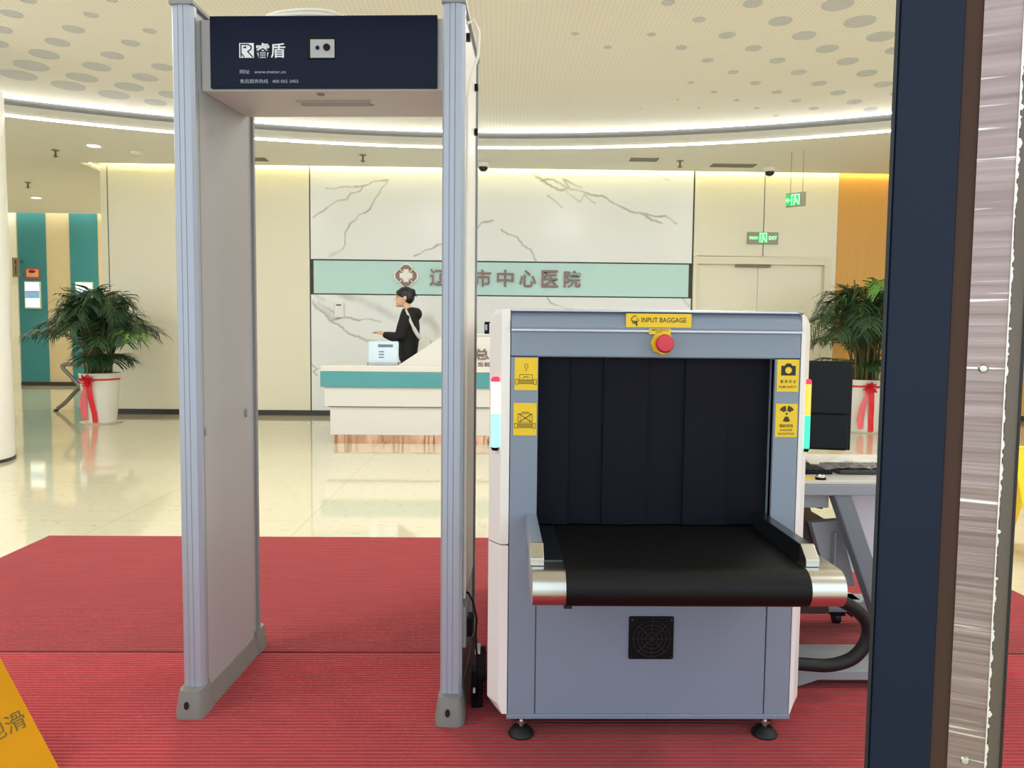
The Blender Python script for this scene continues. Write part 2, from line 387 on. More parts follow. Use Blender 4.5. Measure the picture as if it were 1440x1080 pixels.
# ================================================================== SETTING
ZL, ZU = 3.45, 3.66                    # low ring ceiling, high round ceiling
CCX, CCY, CR = -.384, -1.42, 11.01     # centre and radius of the round ceiling
WY = 10.9                              # back wall
struct(MB().box(-14, 13, -6, 18, -.12, 0).build('floor', 'floor'))
arc = [(CCX+CR*math.cos(a), CCY+CR*math.sin(a)) for a in [math.pi*i/120 for i in range(121)]]
low = [(13, CCY), (13, WY-.17), (-5.72, WY-.17), (-5.72, 15.4), (-13.5, 15.4), (-13.5, CCY)]
ce = MB().prism(arc[::-1]+[(13, CCY)]+[], 'z', ZL, ZL) if False else MB()
ce.prism(arc+[(-13.5, CCY), (-13.5, 15.4), (-5.72, 15.4), (-5.72, WY-.17), (13, WY-.17), (13, CCY)], 'z', ZL, ZL+.05)
ceil = struct(ce.build('ceiling', 'ceiling_low'))
up = MB(); up.prism([(CCX+(CR+.02)*math.cos(math.pi*i/96), CCY+(CR+.02)*math.sin(math.pi*i/96)) for i in range(97)]+[(CCX-CR-.02, -1.6), (CCX+CR+.02, -1.6)], 'z', ZU, ZU+.1)
ceil2 = struct(up.build('ceiling', 'ceiling_up'))
def band(name, m, r0, r1, z0, z1):
    b = MB(); n = 160; vs = []
    for i in range(n+1):
        a = math.pi*i/n; ca, sa = math.cos(a), math.sin(a)
        vs += [(CCX+r*ca, CCY+r*sa, z) for r, z in ((r0, z0), (r1, z0), (r1, z1), (r0, z1))]
    fs = [(4*i+j, 4*i+(j+1) % 4, 4*i+4+(j+1) % 4, 4*i+4+j) for i in range(n) for j in range(4)]
    b.add(vs, fs); return struct(b.build(name, m, ceil))
band('trim_3', 'riser_cream', CR-.004, CR+.03, ZL+.02, 3.57)
band('trim_4', 'grey_reveal', CR+.012, CR+.04, 3.565, 3.645)
band('led_strip', 'led_soft', CR-.012, CR+.012, 3.645, 3.658)
band('led_strip', 'led', CR-.012, CR-.002, ZL-.004, ZL+.012)
# round inserts of the high ceiling, on a checker lattice
DISCS = [(1.24, 5.86, 0.05), (1.87, 5.85, 0.072), (2.5, 5.84, 0.115), (1.55, 6.16, 0.05), (2.19, 6.16, 0.092), (2.81, 6.14, 0.119), (0.61, 6.48, 0.032), (1.24, 6.47, 0.036), (1.86, 6.46, 0.07), (2.49, 6.44, 0.094), (3.12, 6.43, 0.111), (0.92, 6.77, 0.033), (1.55, 6.75, 0.05), (2.17, 6.74, 0.068), (2.8, 6.72, 0.093), (3.41, 6.72, 0.098), (1.86, 7.04, 0.052), (2.48, 7.02, 0.071), (3.11, 7.01, 0.092), (3.73, 7.01, .11), (2.18, 7.34, 0.05), (2.79, 7.32, 0.072), (3.43, 7.31, 0.091), (4.05, 7.31, .11), (1.86, 7.66, 0.031), (2.49, 7.64, 0.052), (3.11, 7.62, 0.072), (3.74, 7.62, 0.086), (2.17, 7.94, 0.033), (2.8, 7.91, 0.05), (3.42, 7.9, 0.074), (4.05, 7.9, .09), (1.86, 8.21, 0.016), (2.48, 8.2, 0.03), (3.1, 8.18, 0.052), (3.72, 8.19, 0.077), (1.54, 8.54, 0.013), (2.16, 8.49, 0.016), (2.78, 8.47, 0.028), (3.4, 8.45, 0.053), (4.02, 8.45, .07), (3.09, 8.74, 0.026), (-3.84, 6.28, 0.079), (-3.22, 6.27, 0.056), (-3.52, 6.57, 0.084), (-4.13, 6.6, 0.085), (-2.9, 6.58, 0.054), (-3.82, 6.87, 0.098), (-3.19, 6.86, 0.076), (-4.38, 6.91, 0.102), (-4.11, 7.17, 0.124), (-3.5, 7.17, 0.097), (-2.88, 7.17, .06), (-4.41, 7.48, 0.15), (-3.8, 7.48, 0.123), (-3.18, 7.46, 0.097), (-4.7, 7.76, 0.159), (-4.11, 7.8, 0.142), (-3.48, 7.77, 0.119), (-2.87, 7.77, .08), (-4.39, 8.07, 0.156), (-3.78, 8.07, 0.138), (-3.16, 8.05, .11), (-4.07, 8.35, 0.152), (-3.46, 8.32, 0.123), (-2.85, 8.33, .09), (-3.75, 8.61, 0.114), (-3.56, 6.02, 0.061), (-2.92, 5.98, 0.047)]
for x, y, r in DISCS:
    struct(MB().lathe([(r, 0), (r, -.004), (r*.97, -.004)], (x, y, ZU), n=28).build('ceiling_insert', 'disc_grey', ceil2))
# back wall: cream panels, marble, sign niche, door bay, wood
def wallbox(name, m, x0, x1, z0, z1, y0=WY, y1=WY+.25, parent=None): return struct(MB().box(x0, x1, y0, y1, z0, z1).build(name, m, parent))
wb = wallbox('wall_back', 'cream_panel', -5.53, -2.655, 0, 3.8)
def marble_slab(xa, xb, za, zb, step=.0125):
    nx, nz = int((xb-xa)/step), int((zb-za)/step)
    X, Z = np.meshgrid(np.linspace(xa, xb, nx+1), np.linspace(za, zb, nz+1))
    def wob(p, q, k):                       # gentle irregular wander of the veins
        return sum(math.sin(k)*0+np.sin(p*f+q*g+ph)*a for f, g, ph, a in ((9, 5, k, .012), (-14, 17, 2*k, .008), (31, 23, 3*k, .005), (-47, 61, k, .003)))
    px, pz = X+wob(X, Z, 1.3), Z+wob(Z, X, 2.1)
    val = np.zeros_like(X)
    for pl, w in VEINS:
        best = np.full_like(X, 9.0)
        for (ax, az), (bx, bz) in zip(pl, pl[1:]):
            dx, dz = bx-ax, bz-az; t = np.clip(((px-ax)*dx+(pz-az)*dz)/(dx*dx+dz*dz), 0, 1)
            best = np.minimum(best, np.hypot(px-ax-t*dx, pz-az-t*dz))
        u = np.clip(1-best/(w*1.35), 0, 1); u = u*u*(3-2*u)
        val = np.maximum(val, u*(.8 if w < .02 else .36))
    mb = MB(); n = (nx+1)*(nz+1)
    me = bpy.data.meshes.new('wall_back')
    vs = np.stack([X.ravel(), np.full(n, WY), Z.ravel()], 1).tolist()
    fs = [(r*(nx+1)+c, r*(nx+1)+c+1, (r+1)*(nx+1)+c+1, (r+1)*(nx+1)+c) for r in range(nz) for c in range(nx)]
    vs += [(x, y, z) for y in (WY+.0005, WY+.2) for z in (za, zb) for x in (xa, xb)]
    fs += [(n, n+4, n+5, n+1), (n+2, n+3, n+7, n+6), (n, n+2, n+6, n+4), (n+1, n+5, n+7, n+3), (n+4, n+6, n+7, n+5)]
    me.from_pydata(vs, [], fs); me.materials.append(M['marble'])
    at = me.attributes.new('vein', 'FLOAT', 'POINT'); at.data.foreach_set('value', val.ravel().tolist()+[0.0]*8)
    o = bpy.data.objects.new('wall_back', me); COL.objects.link(o); return struct(o)
marble_slab(-2.635, 2.725, 2.205, 3.8)
marble_slab(-2.635, 2.725, 0, 1.71)
wallbox('wall_back', 'dark_joint', -2.66, 2.75, 0, 3.8, WY+.04, WY+.3)
for x in (-5.435, -3.455): wallbox('trim_1', 'dark_joint', x-.005, x+.005, .1, 3.8, WY-.003, WY+.01, wb)
wr = wallbox('wall_back', 'cream_panel', 2.75, 4.78, 2.31, 3.8)
wallbox('trim_2', 'dark_joint', 3.727, 3.737, 2.31, 3.8, WY-.003, WY+.01, wr)
wallbox('wall_back', 'cream_panel', 4.70, 4.78, 0, 2.31)
wallbox('wall_back', 'orange_wood', 4.785, 11.8, 0, 3.8)
struct(MB().box(-5.53, -5.3, WY+.02, 16.4, 0, 3.8).build('wall_return', 'cream_wall'))
struct(MB().box(-6, 12.5, WY-.25, WY+.3, 3.8, 3.86).box(-6, -5.3, WY-.2, 16, 3.8, 3.86).build('ceiling', 'ceiling_low'))
# baseboards
struct(MB().box(-5.54, -2.64, WY-.012, WY, 0, .075).build('baseboard_back', 'dark_base'))
struct(MB().box(-2.64, 2.74, WY-.012, WY, 0, .075).build('baseboard_back', 'dark_base'))
struct(MB().box(4.785, 11.8, WY-.012, WY, 0, .075).build('baseboard_back', 'dark_base'))
# cove lamps lying on the lip of the low ceiling
struct(MB().box(-5.6, 11.5, WY-.235, WY-.205, ZL+.055, ZL+.075).build('led_strip', 'led_warm', ceil))
struct(MB().box(-5.79, -5.76, WY-.1, 15.3, ZL+.055, ZL+.075).build('led_strip', 'led_warm', ceil))
struct(MB().box(-13, -5.8, 15.30, 15.33, ZL+.055, ZL+.075).build('led_strip', 'led_corridor', ceil))
struct(MB().box(-14, 12.5, -1.6, 16.5, 3.87, 3.95).build('ceiling', 'ceiling_low'))
struct(MB().box(-13.4, -5.6, 16.0, 16.06, 3.76, 3.80).build('led_strip', 'led_corridor', ceil))
# corridor end wall with teal and tan strips
CY = 16.2
we = struct(MB().box(-13.5, -5.5, CY, CY+.2, 0, 4.2).build('wall_corridor', 'tan_panel'))
for x0, x1 in ((-9.93, -9.36), (-8.87, -8.30)):
    struct(MB().box(x0, x1, CY-.02, CY, .08, 4.2).build('wall_panel', 'teal_panel', we))
struct(MB().box(-13.5, -9.95, CY-.03, CY, 2.4, 4.2).build('wall_panel', 'cream_wall', we))
struct(MB().box(-9.95, -5.5, CY-.03, CY, 0, .08).build('baseboard_corridor', 'dark_base'))
d2 = struct(MB().box(-12.2, -10.13, CY-.02, CY, 0, 2.34).build('door_2', 'door_tan'))
struct(MB().box(-10.13, -9.94, CY-.05, CY, 0, 2.4).box(-12.3, -10.13, CY-.05, CY, 2.34, 2.4).build('door_frame', 'cream_panel', d2))
struct(MB().box(-13.7, -13.5, -1.6, 16.4, 0, 3.8).build('wall_left', 'cream_wall'))
struct(MB().box(11.8, 12, -1.6, WY+.3, 0, 3.8).build('wall_right', 'cream_wall'))
# white round column by the left edge
cl = struct(MB().lathe([(.5, 0), (.5, 3.28), (.46, 3.30)], (-4.9, 6.9, 0), n=64).build('column', 'white_paint', smooth=True))
struct(MB().lathe([(.504, 0), (.504, .03)], (-4.9, 6.9, 0), n=64).build('baseboard_column', 'dark_base', cl, smooth=True))
# double door in the right bay
d1 = struct(MB().box(2.80, 3.685, WY+.06, WY+.11, .01, 2.195).box(3.695, 4.62, WY+.06, WY+.11, .01, 2.195).build('door_1', 'cream_panel', bevel=.003))
struct(MB().box(2.75, 2.80, WY-.01, WY+.12, 0, 2.31).box(4.62, 4.71, WY-.01, WY+.12, 0, 2.31).box(2.80, 4.62, WY-.01, WY+.12, 2.2, 2.31).build('door_frame', 'cream_wall', d1, bevel=.004))
struct(MB().box(3.36, 3.85, WY+.0, WY+.06, 2.165, 2.195).build('door_closer', 'bronze', d1, bevel=.004))
# dark jamb of the entrance door, close to the camera on the right
jx = Matrix.Translation((.311, .618, 0)) @ Matrix.Rotation(R_(-27), 4, 'Z')
jb = struct(MB().box(.0027, .0481, .002, .09, 0, 3.6).build('door_3', 'post_navy', bevel=.0015, xf=jx))
def jpart(name, mb, m, **k): return struct(mb.build(name, m, jb, xf=jx, **k))
jpart('edge_seal', MB().box(0, .0027, 0, .09, 0, 3.6), 'post_black')
jpart('brown_strip', MB().box(.0481, .0604, .005, .09, 0, 3.6), 'post_brown')
jpart('steel_strip', MB().box(.0604, .0872, .003, .09, 0, 3.6), 'post_steel')
jpart('bronze_strip', MB().box(.0872, .0955, .001, .09, 0, 3.6), 'post_bronze')
jpart('edge_seal', MB().box(.0955, .0972, -.001, .09, 0, 3.6), 'post_black')
fe = MB().box(.0857, .0865, .0005, .004, 0, 3.6); random.seed(5); zz = .0
while zz < 3.6:                                        # torn edge of the protective film
    h = random.uniform(.002, .009); w = random.choice((.0004, .0008, .0012, .0016, .0026))*random.uniform(.6, 1.2); b0 = .0862
    fe.add([(b0, .0006, zz), (b0+w*.55, .0006, zz), (b0+w, .0006, zz+h*.5), (b0+w*.55, .0006, zz+h), (b0, .0006, zz+h)], [(0, 1, 2, 3, 4)])
    zz += h
jpart('film_edge', fe, 'film_edge')
for tx, z in ((.0715, 1.176), (.0725, .862)):
    jpart('screw', MB().lathe([(.0036, 0), (.0036, -.0012), (.0024, -.0026), (0, -.003)], (tx, .003, z), n=16, axis='y'), 'chrome', smooth=True)

# ================================================================== CARPETS
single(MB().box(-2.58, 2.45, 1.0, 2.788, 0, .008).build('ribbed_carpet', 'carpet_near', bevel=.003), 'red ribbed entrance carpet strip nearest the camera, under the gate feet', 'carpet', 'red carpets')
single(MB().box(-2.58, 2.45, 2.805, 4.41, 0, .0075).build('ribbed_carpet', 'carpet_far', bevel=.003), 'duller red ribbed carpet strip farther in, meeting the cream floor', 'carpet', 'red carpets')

# ================================================================== METAL DETECTOR GATE
GX, GY, GR = -.5375, 2.312, R_(-3.2)
g = thing('metal_detector_gate', 'tall grey walk-through metal detector arch with dark navy header', 'metal detector', (GX, GY, .008), GR)
GZ = 2.142
def gl(name, mb, m, parent=g, **k): return mb.build(name, m, parent, local=True, **k)
def legprofile(xc, yf, sgn):   # extruded front moulding with grooves; sgn=-1 front, +1 back
    w = .033
    p = [(-w, 0), (-w, -.018), (-w+.006, -.026), (-.0125, -.028), (-.011, -.0262), (-.0095, -.028), (.0035, -.029), (.005, -.027), (.0065, -.029), (w-.009, -.027), (w, -.016), (w, 0)]
    return [(xc+a, yf+(-b if sgn > 0 else b)) for a, b in p]
for s in (-1, 1):
    xc = s*.401
    nm = 'side_panel'
    leg = gl(nm, MB().box(xc-.024, xc+.024, .03, .475, .06, GZ), 'gate_white', bevel=.002)
    gl('front_moulding', MB().prism(legprofile(xc, .03, -1), 'z', .07, GZ), 'gate_blue', leg)
    gl('back_moulding', MB().prism(legprofile(xc, .470, 1), 'z', .07, GZ), 'gate_trim', leg)
    gl('inner_trim', MB().box(xc-s*.026-.001, xc-s*.026+.001, .03, .052, .07, 1.91), 'gate_trim', leg)
    gl('top_cap', MB().box(xc-.036, xc+.036, -.004, .505, GZ, GZ+.014), 'gate_trim', leg, bevel=.003)
    # moulded foot: a low rail flaring into two lugs
    ft = MB()
    for (y0, y1, dr) in ((-.03, .06, -1), (.44, .53, 1)):
        rings = []
        for (z, e) in ((0, .010), (.02, .010), (.07, .003), (.085, 0)):
            ww = .036+e; a = y0-e*(dr < 0); bq = y1+e*(dr > 0)
            rings.append([(xc+ww*math.copysign(min(1, abs(math.cos(t))**.5), math.cos(t)), (a+bq)/2+(bq-a)/2*math.copysign(min(1, abs(math.sin(t))**.5), math.sin(t)), z) for t in [2*math.pi*i/28 for i in range(28)]])
        vs = [p for r in rings for p in r]; n = 28
        ft.add(vs, [(i*n+j, i*n+(j+1) % n, (i+1)*n+(j+1) % n, (i+1)*n+j) for i in range(3) for j in range(n)]+[tuple(range(n))[::-1], tuple(3*n+j for j in range(n))])
    ft.prism([(xc-.040, 0), (xc+.040, 0), (xc+.034, .03), (xc+.028, .062), (xc-.028, .062), (xc-.034, .03)], 'y', .04, .46)
    foot = gl('foot_rail', ft, 'gate_foot', smooth=True)
    gl('bolt_hole', MB().lathe([(.0095, 0), (.0095, -.002)], (xc-.004, -.038, .043), n=16, axis='y', sx=.8, sy=1.3), 'black_rubber', foot)
    # little infrared eyes on the inner face of each leg
    for (yy, zz) in ((.055, .876), (.39, .90)):
        gl('infrared_eye', MB().lathe([(.013, 0), (.013, s*-.004), (.009, s*-.006)], (xc-s*.024, yy, zz), n=20, axis='x', sx=.7, sy=1.15), 'gate_trim', smooth=True)
hx = .377
hd = gl('header_box', MB().prism([(.075, 1.916), (.43, 1.936), (.43, 2.128), (.075, 2.128)], 'x', -hx, hx), 'header_lit_white', bevel=.004)
gl('underside_slot', MB().box(-.115, .105, .20, .245, 1.920, 1.930), 'gate_trim', hd)
gl('slot_rim', MB().box(-.125, .115, .192, .20, 1.919, 1.930).box(-.125, .115, .245, .253, 1.922, 1.932), 'gate_white', hd)
gl('lens', MB().lathe([(.012, 0), (.012, -.004), (.007, -.006)], (-.02, .11, 1.919), n=20), 'gate_foot', hd, smooth=True)
fp = gl('front_panel', MB().box(-.343, .345, .062, .076, 1.921, 2.133), 'navy', bevel=.0015)
# window with two sensors
sw = gl('sensor_recess', MB().box(-.045, .037, .0585, .0625, 2.006, 2.071), 'black_plastic', fp)
sp = gl('sensor_plate', MB().box(-.036, .037, .057, .060, 2.008, 2.062), 'gate_white', fp, bevel=.001)
gl('camera_lens', MB().lathe([(.0105, 0), (.0105, -.003), (.007, -.004)], (.014, .057, 2.038), n=20, axis='y'), 'black_plastic', sp, smooth=True)
gl('small_lens', MB().lathe([(.006, 0), (.006, -.002), (.003, -.003)], (-.014, .057, 2.037), n=16, axis='y'), 'black_plastic', sp, smooth=True)
py = .0615
lx0, lx1, lz0, lz1 = -.253, -.2085, 2.010, 2.053
gl('logo_tile', MB().box(lx0, lx1, py-.0008, py, lz0, lz1), 'print_white', fp)
def lp(u, v): return (lx0+u*(lx1-lx0), lz0+v*(lz1-lz0))
lg = MB()
lg.stroke([lp(.12, .08), lp(.12, .90), lp(.62, .90), lp(.82, .76), lp(.80, .56), lp(.58, .42), lp(.90, .07)], .0034, py-.0008)
lg.stroke([lp(.12, .30), lp(.34, .07)], .003, py-.0008)
lg.stroke([lp(.30, .70), lp(.46, .74), lp(.40, .66)], .003, py-.0008)
lg.build('logo_mark', 'navy', fp, local=True)
text('logo_lettering', '睿盾', 'print_white', fp, -.2035, -.113, 2.009, 2.053, py, .0008, bold=.012, local=True)
text('address_lettering', '网址   www.metor.cn', 'print_grey', fp, -.252, -.112, 1.963, 1.975, py, .0006, bold=.004, local=True)
text('phone_lettering', '售后服务热线   400 055 3455', 'print_grey', fp, -.252, -.074, 1.935, 1.947, py, .0006, bold=.004, local=True)
gl('lit_outer_skin', MB().box(.401+.0242, .401+.0262, .035, .468, .34, GZ-.002), 'machine_white')  # added skin, whiter to paint in the light on the outer side
# outer side of the right leg: cable, clips, junction box
ox = .401+.0262
gl('side_cable', MB().tube([(ox+.004, .10, GZ-.02), (ox+.020, .12, GZ-.0), (ox+.036, .14, GZ-.03), (ox+.034, .14, GZ-.10), (ox+.014, .12, GZ-.17), (ox+.006, .10, GZ-.24), (ox+.006, .10, 1.2), (ox+.006, .10, .35)], .0045, 8), 'white_cable', smooth=True)
for yy, zz in ((.10, 2.075), (.40, 2.02), (.40, 1.87)):
    gl('cable_clip', MB().box(ox-.001, ox+.012, yy, yy+.022, zz, zz+.02), 'black_plastic', bevel=.001)
gl('junction_box', MB().box(ox-.002, ox+.014, .06, .20, .205, .335), 'gate_white', bevel=.003)
ad = gl('power_cable', MB().tube([(ox+.002, .12, .365), (ox+.018, .10, .368), (ox+.036, .07, .350), (ox+.048, .06, .30), (ox+.046, .05, .24), (ox+.052, .05, .17), (ox+.05, .06, .09), (ox+.045, .08, .02)], .0035, 8), 'black_plastic', smooth=True)
gl('adapter_plug', MB().box(ox+.012, ox+.03, .10, .16, .225, .285), 'black_plastic', bevel=.003)
# spare cable lying coiled on the header and the black power brick bundle on the carpet
cc = MB()
for k in range(4):
    pts = []
    for i in range(25):
        a = 2*math.pi*i/24
        pts.append((-.10+.115*math.cos(a)+.006*k, .145+.055*math.sin(a), .004+.009*k+.004*math.sin(2*a+k)))
    cc.tube(pts, .0045, 7, cap=False)
cc.tube([(.015, .15, .012), (.14, .22, .006), (.28, .2, .006), (.36, .15, .03), (.40, .12, .045)], .0045, 7)
cc.tube([(-.215, .15, .012), (-.28, .2, .005), (-.34, .16, .006), (-.37, .13, .03)], .0045, 7)
co = cc.build('coiled_cable', 'white_cable', smooth=True)
co.matrix_world = Matrix.Translation((GX, GY, .008)) @ Matrix.Rotation(GR, 4, 'Z') @ Matrix.Translation((0, 0, 2.130))
tag(co, 'white cable coiled on top of the dark navy gate header', 'cable')
bn = thing('cable_bundle', 'black power brick with bundled cord standing between the gate and scanner', 'power adapter', (-.055, 2.40, .008))
MB().box(-.076, -.040, 2.37, 2.42, .008, .13).build('power_brick', 'black_plastic', bn, bevel=.004)
b_ = MB()
for k in range(5):
    b_.tube([(-.058+.006*k, 2.372+.030*math.cos(t)+.004*k, .145+.055*math.sin(t)) for t in [2*math.pi*i/20 for i in range(21)]], .004, 6, cap=False)
b_.build('cord', 'black_rubber', bn, smooth=True)
MB().box(-.064, -.048, 2.352, 2.41, .192, .204).build('white_tie', 'white_cable', bn)
MB().box(-.070, -.058, 2.364, 2.37, .06, .075).build('label', 'white_cable', bn)

# ================================================================== X-RAY BAGGAGE SCANNER
YF, YB = 2.2, 3.55
x = thing('baggage_scanner', 'grey and white x-ray baggage scanner with black tunnel curtain and conveyor', 'x-ray scanner', (.44, YF, .008))
x0, x1 = .037, .872
# white covers with rounded shoulder, chamfered front
def cover(sgn, xo, xi, z0, z1, top):
    mb = MB(); prof = []
    r = .03 if sgn < 0 else .045
    # outline seen from the front (x, z)
    def outline(inset):
        o = xo-sgn*inset*-1 if False else xo
        pts = [(xi, z0), (xo+(-sgn)*.03 if not top else xo, z0)]
        return pts
    # columns along y: chamfer at the front corner
    oy = [(0.0, .034), (.055, 0.0), (YB-YF, 0.0)]
    rings = []
    for dy, ins in oy:
        xx = xo-sgn*ins
        ring = [(xi, z0)]
        if top:
            ring += [(xx, z0)]
            for i in range(7):
                a = math.pi/2*i/6
                rr = max(.012, r-ins*.6)
                ring.append((xx-sgn*rr*(1-math.cos(a)), z1-rr*(1-math.sin(a))))
            ring += [(xi, z1)]
        else:
            ring += [(xx-sgn*.022*(1-ins/.06), z0), (xx, z0+.03), (xx, z1), (xi, z1)]
        rings.append([(a, YF+dy, b) for a, b in ring])
    n = len(rings[0]); vs = [p for q in rings for p in q]
    fs = [(i*n+j, i*n+(j+1) % n, (i+1)*n+(j+1) % n, (i+1)*n+j) for i in range(2) for j in range(n)]+[tuple(range(n)), tuple(2*n+j for j in range(n))[::-1]]
    return mb.add(vs, fs)
for sgn, xo, xi in ((-1, -.024, x0-.002), (1, .920, x1+.002)):
    cover(sgn, xo, xi, .585, 1.268, True).build('upper_cover', 'machine_white', x, bevel=.002)
    cover(sgn, xo, xi, .075, .581, False).build('lower_cover', 'machine_white', x, bevel=.002)
MB().box(x0, x1, YF+.20, YB, .075, 1.262).box(x0, x1, YF+.01, YF+.20, .075, .58).box(x0, x1, YF+.01, YF+.2, 1.132, 1.25).box(x0, .116, YF+.01, YF+.2, .58, 1.14).box(.80, x1, YF+.01, YF+.2, .58, 1.14).build('cabinet', 'machine_grey', x)
# top beam with rounded nose
nose = [(YF+.15, 1.208), (YF-.004, 1.208), (YF-.008, 1.212), (YF-.008, 1.222), (YF-.002, 1.236), (YF+.006, 1.250), (YF+.016, 1.260), (YF+.03, 1.266), (YF+.15, 1.268)]
MB().prism(nose, 'x', x0, x1).build('top_nose', 'machine_grey', x, smooth=True, angle=60)
MB().box(x0, x1, YF-.011, YF, 1.205, 1.212).box(x0, x1, YF+.0, YF+.03, 1.262, 1.2685).build('highlight_bead', 'nose_highlight', x, bevel=.002)  # pale strips that paint in highlights along the nose edges
MB().box(x0, x1, YF, YF+.05, 1.134, 1.206).build('top_beam', 'machine_grey', x, bevel=.002)
for a, b in ((x0, .116), (.80, x1)): MB().box(a, b, YF, YF+.03, .075, 1.131).build('front_post', 'machine_grey', x, bevel=.002)
sd = MB().box(.1185, .7975, YF+.002, YF+.03, .075, .60).build('service_panel', 'machine_grey', x, bevel=.002)
MB().box(x0-.004, x1+.004, YF-.004, YF+.2, .062, .076).build('bottom_rail', 'machine_grey', x, bevel=.002)
# fan grille
fg = MB().box(.392, .524, YF-.006, YF+.01, .244, .372).build('fan_grille', 'black_plastic', x, bevel=.004)
gr = MB()
for rr in (.018, .030, .042, .054): gr.tube([(.458+rr*math.cos(t), YF-.009, .308+rr*math.sin(t)) for t in [2*math.pi*i/32 for i in range(33)]], .0016, 6, cap=False)
for a in range(4): gr.tube([(.458+.058*math.cos(a*math.pi/4+.78), YF-.009, .308+.058*math.sin(a*math.pi/4+.78)), (.458-.058*math.cos(a*math.pi/4+.78), YF-.009, .308-.058*math.sin(a*math.pi/4+.78))], .0016, 6)
gr.build('guard_rings', 'black_rubber', fg, smooth=True)
for xx, zz in ((.400, .252), (.516, .252), (.400, .364), (.516, .364)):
    MB().lathe([(.004, 0), (.003, -.002)], (xx, YF-.006, zz), n=12, axis='y').build('screw', 'dark_steel', fg)
# lead curtain: overlapping strips hanging in the tunnel mouth
edges = [.112, .205, .315, .437, .555, .672, .805]
for i, (a, b) in enumerate(zip(edges, edges[1:])):
    yo = YF+.038+.007*(i % 2)
    mb = MB(); vs = []; n = 8
    for k in range(n+1):
        u = a-.004+(b-a+.008)*k/n
        dy = .0012*math.sin(k/n*math.pi*2+i)
        vs += [(u, yo+dy, 1.15), (u, yo+dy*2.2+.003, .636)]
    fs = [(2*k, 2*k+2, 2*k+3, 2*k+1) for k in range(n)]
    vs2 = [(p[0], p[1]+.003, p[2]) for p in vs]; m0 = len(vs)
    fs += [(m0+2*k+1, m0+2*k+3, m0+2*k+2, m0+2*k) for k in range(n)]+[(2*k+1, 2*k+3, m0+2*k+3, m0+2*k+1) for k in range(n)]+[(0, 1, m0+1, m0), (2*n+1, 2*n, m0+2*n, m0+2*n+1)]
    mb.add(vs+vs2, fs); mb.build('curtain_strip', 'curtain', x, smooth=True)
# conveyor: side plates with roller ends, belt, guard rails
YC, ZB = 1.80, .632
def slab(xa, xb, zt, zb, yr, yend):
    zc, r = (zt+zb)/2, (zt-zb)/2
    p = [(yend, zb), (yr, zb)]+[(yr-r*math.sin(math.pi*i/14), zc-r*math.cos(math.pi*i/14)) for i in range(1, 14)]+[(yr, zt), (yend, zt)]
    return MB().prism(p, 'x', xa, xb)
for xa, xb in ((.087, .167), (.757, .841)):
    slab(xa, xb, .630, .540, YC+.03, YF+.02).build('roller_housing', 'chrome', x, smooth=True, angle=50)
slab(.1675, .7565, ZB, .539, YC+.03, YF+.9).build('conveyor_belt', 'belt', x, smooth=True, angle=50)
MB().box(.165, .185, YC+.02, YC+.06, .533, .541).build('belt_bolt', 'black_rubber', x)
MB().box(.12, .80, YF+.02, YF+.1, .55, .628).build('sill', 'machine_grey', x)
for xa, xb in ((.084, .116), (.764, .796)):
    p = [(YF+.14, .629), (YC+.05, .629), (YC+.05, .648), (YC+.085, .676), (YF+.14, .676)]
    rl = MB().prism(p, 'x', xa, xb).build('guard_rail', 'machine_grey' if xa < .5 else 'dark_steel', x, bevel=.002)
    MB().prism([(YC+.09, .631), (YC+.0455, .631), (YC+.0455, .6495), (YC+.083, .6785), (YC+.09, .6785)], 'x', xa-.001, xb+.001).build('chrome_end', 'chrome', rl, bevel=.0015)
for xa, xb in ((.116, .1672), (.7568, .764)): MB().box(xa, xb, YC+.09, YF+.1, .6295, .6325).build('belt_edge_plate', 'dark_steel', x)
# emergency stop
es = MB().lathe([(.034, 0), (.034, -.012), (.031, -.016)], (.470, YF, 1.174), n=8, axis='y').build('emergency_stop', 'estop_yellow', x)
MB().lathe([(.0, 0), (.014, 0), (.014, -.018), (.0255, -.020), (.0265, -.026), (.022, -.034), (0, -.036)], (.470, YF-.014, 1.174), n=28, axis='y').build('push_button', 'estop_red', es, smooth=True)
# yellow stickers
def sticker(a, b, c, d, y=YF): return MB().box(a, b, y-.0012, y+.001, c, d).build('warning_sticker', 'sticker_yellow', x)
yy = YF-.0012
s1 = sticker(.364, .551, 1.2195, 1.2585, YF-.009)
y1 = YF-.0102
text('sticker_lettering', 'INPUT BAGGAGE', 'ink', s1, .408, .536, 1.2335, 1.2475, y1, .0006, bold=.008)
hd_ = MB().stroke([(.386, 1.2505), (.380, 1.2455), (.379, 1.239), (.384, 1.234), (.393, 1.233), (.400, 1.239), (.395, 1.245)], .0018, y1).stroke([(.384, 1.2505), (.390, 1.2525), (.393, 1.249)], .0016, y1)
hd_.stroke([(.393, 1.236), (.3945, 1.225)], .0042, y1).stroke([(.383, 1.238), (.384, 1.230)], .0024, y1).stroke([(.388, 1.238), (.389, 1.229)], .0024, y1)
hd_.build('hand_pictogram', 'ink_black', s1)
s2 = sticker(.430, .492, 1.200, 1.2165, YF-.0112)
text('sticker_lettering', 'EMERGENCY', 'ink', s2, .436, .486, 1.2095, 1.2150, YF-.0124, .0004, bold=.004)
text('sticker_lettering', 'STOP', 'ink', s2, .450, .472, 1.2020, 1.2075, YF-.0124, .0004, bold=.004)
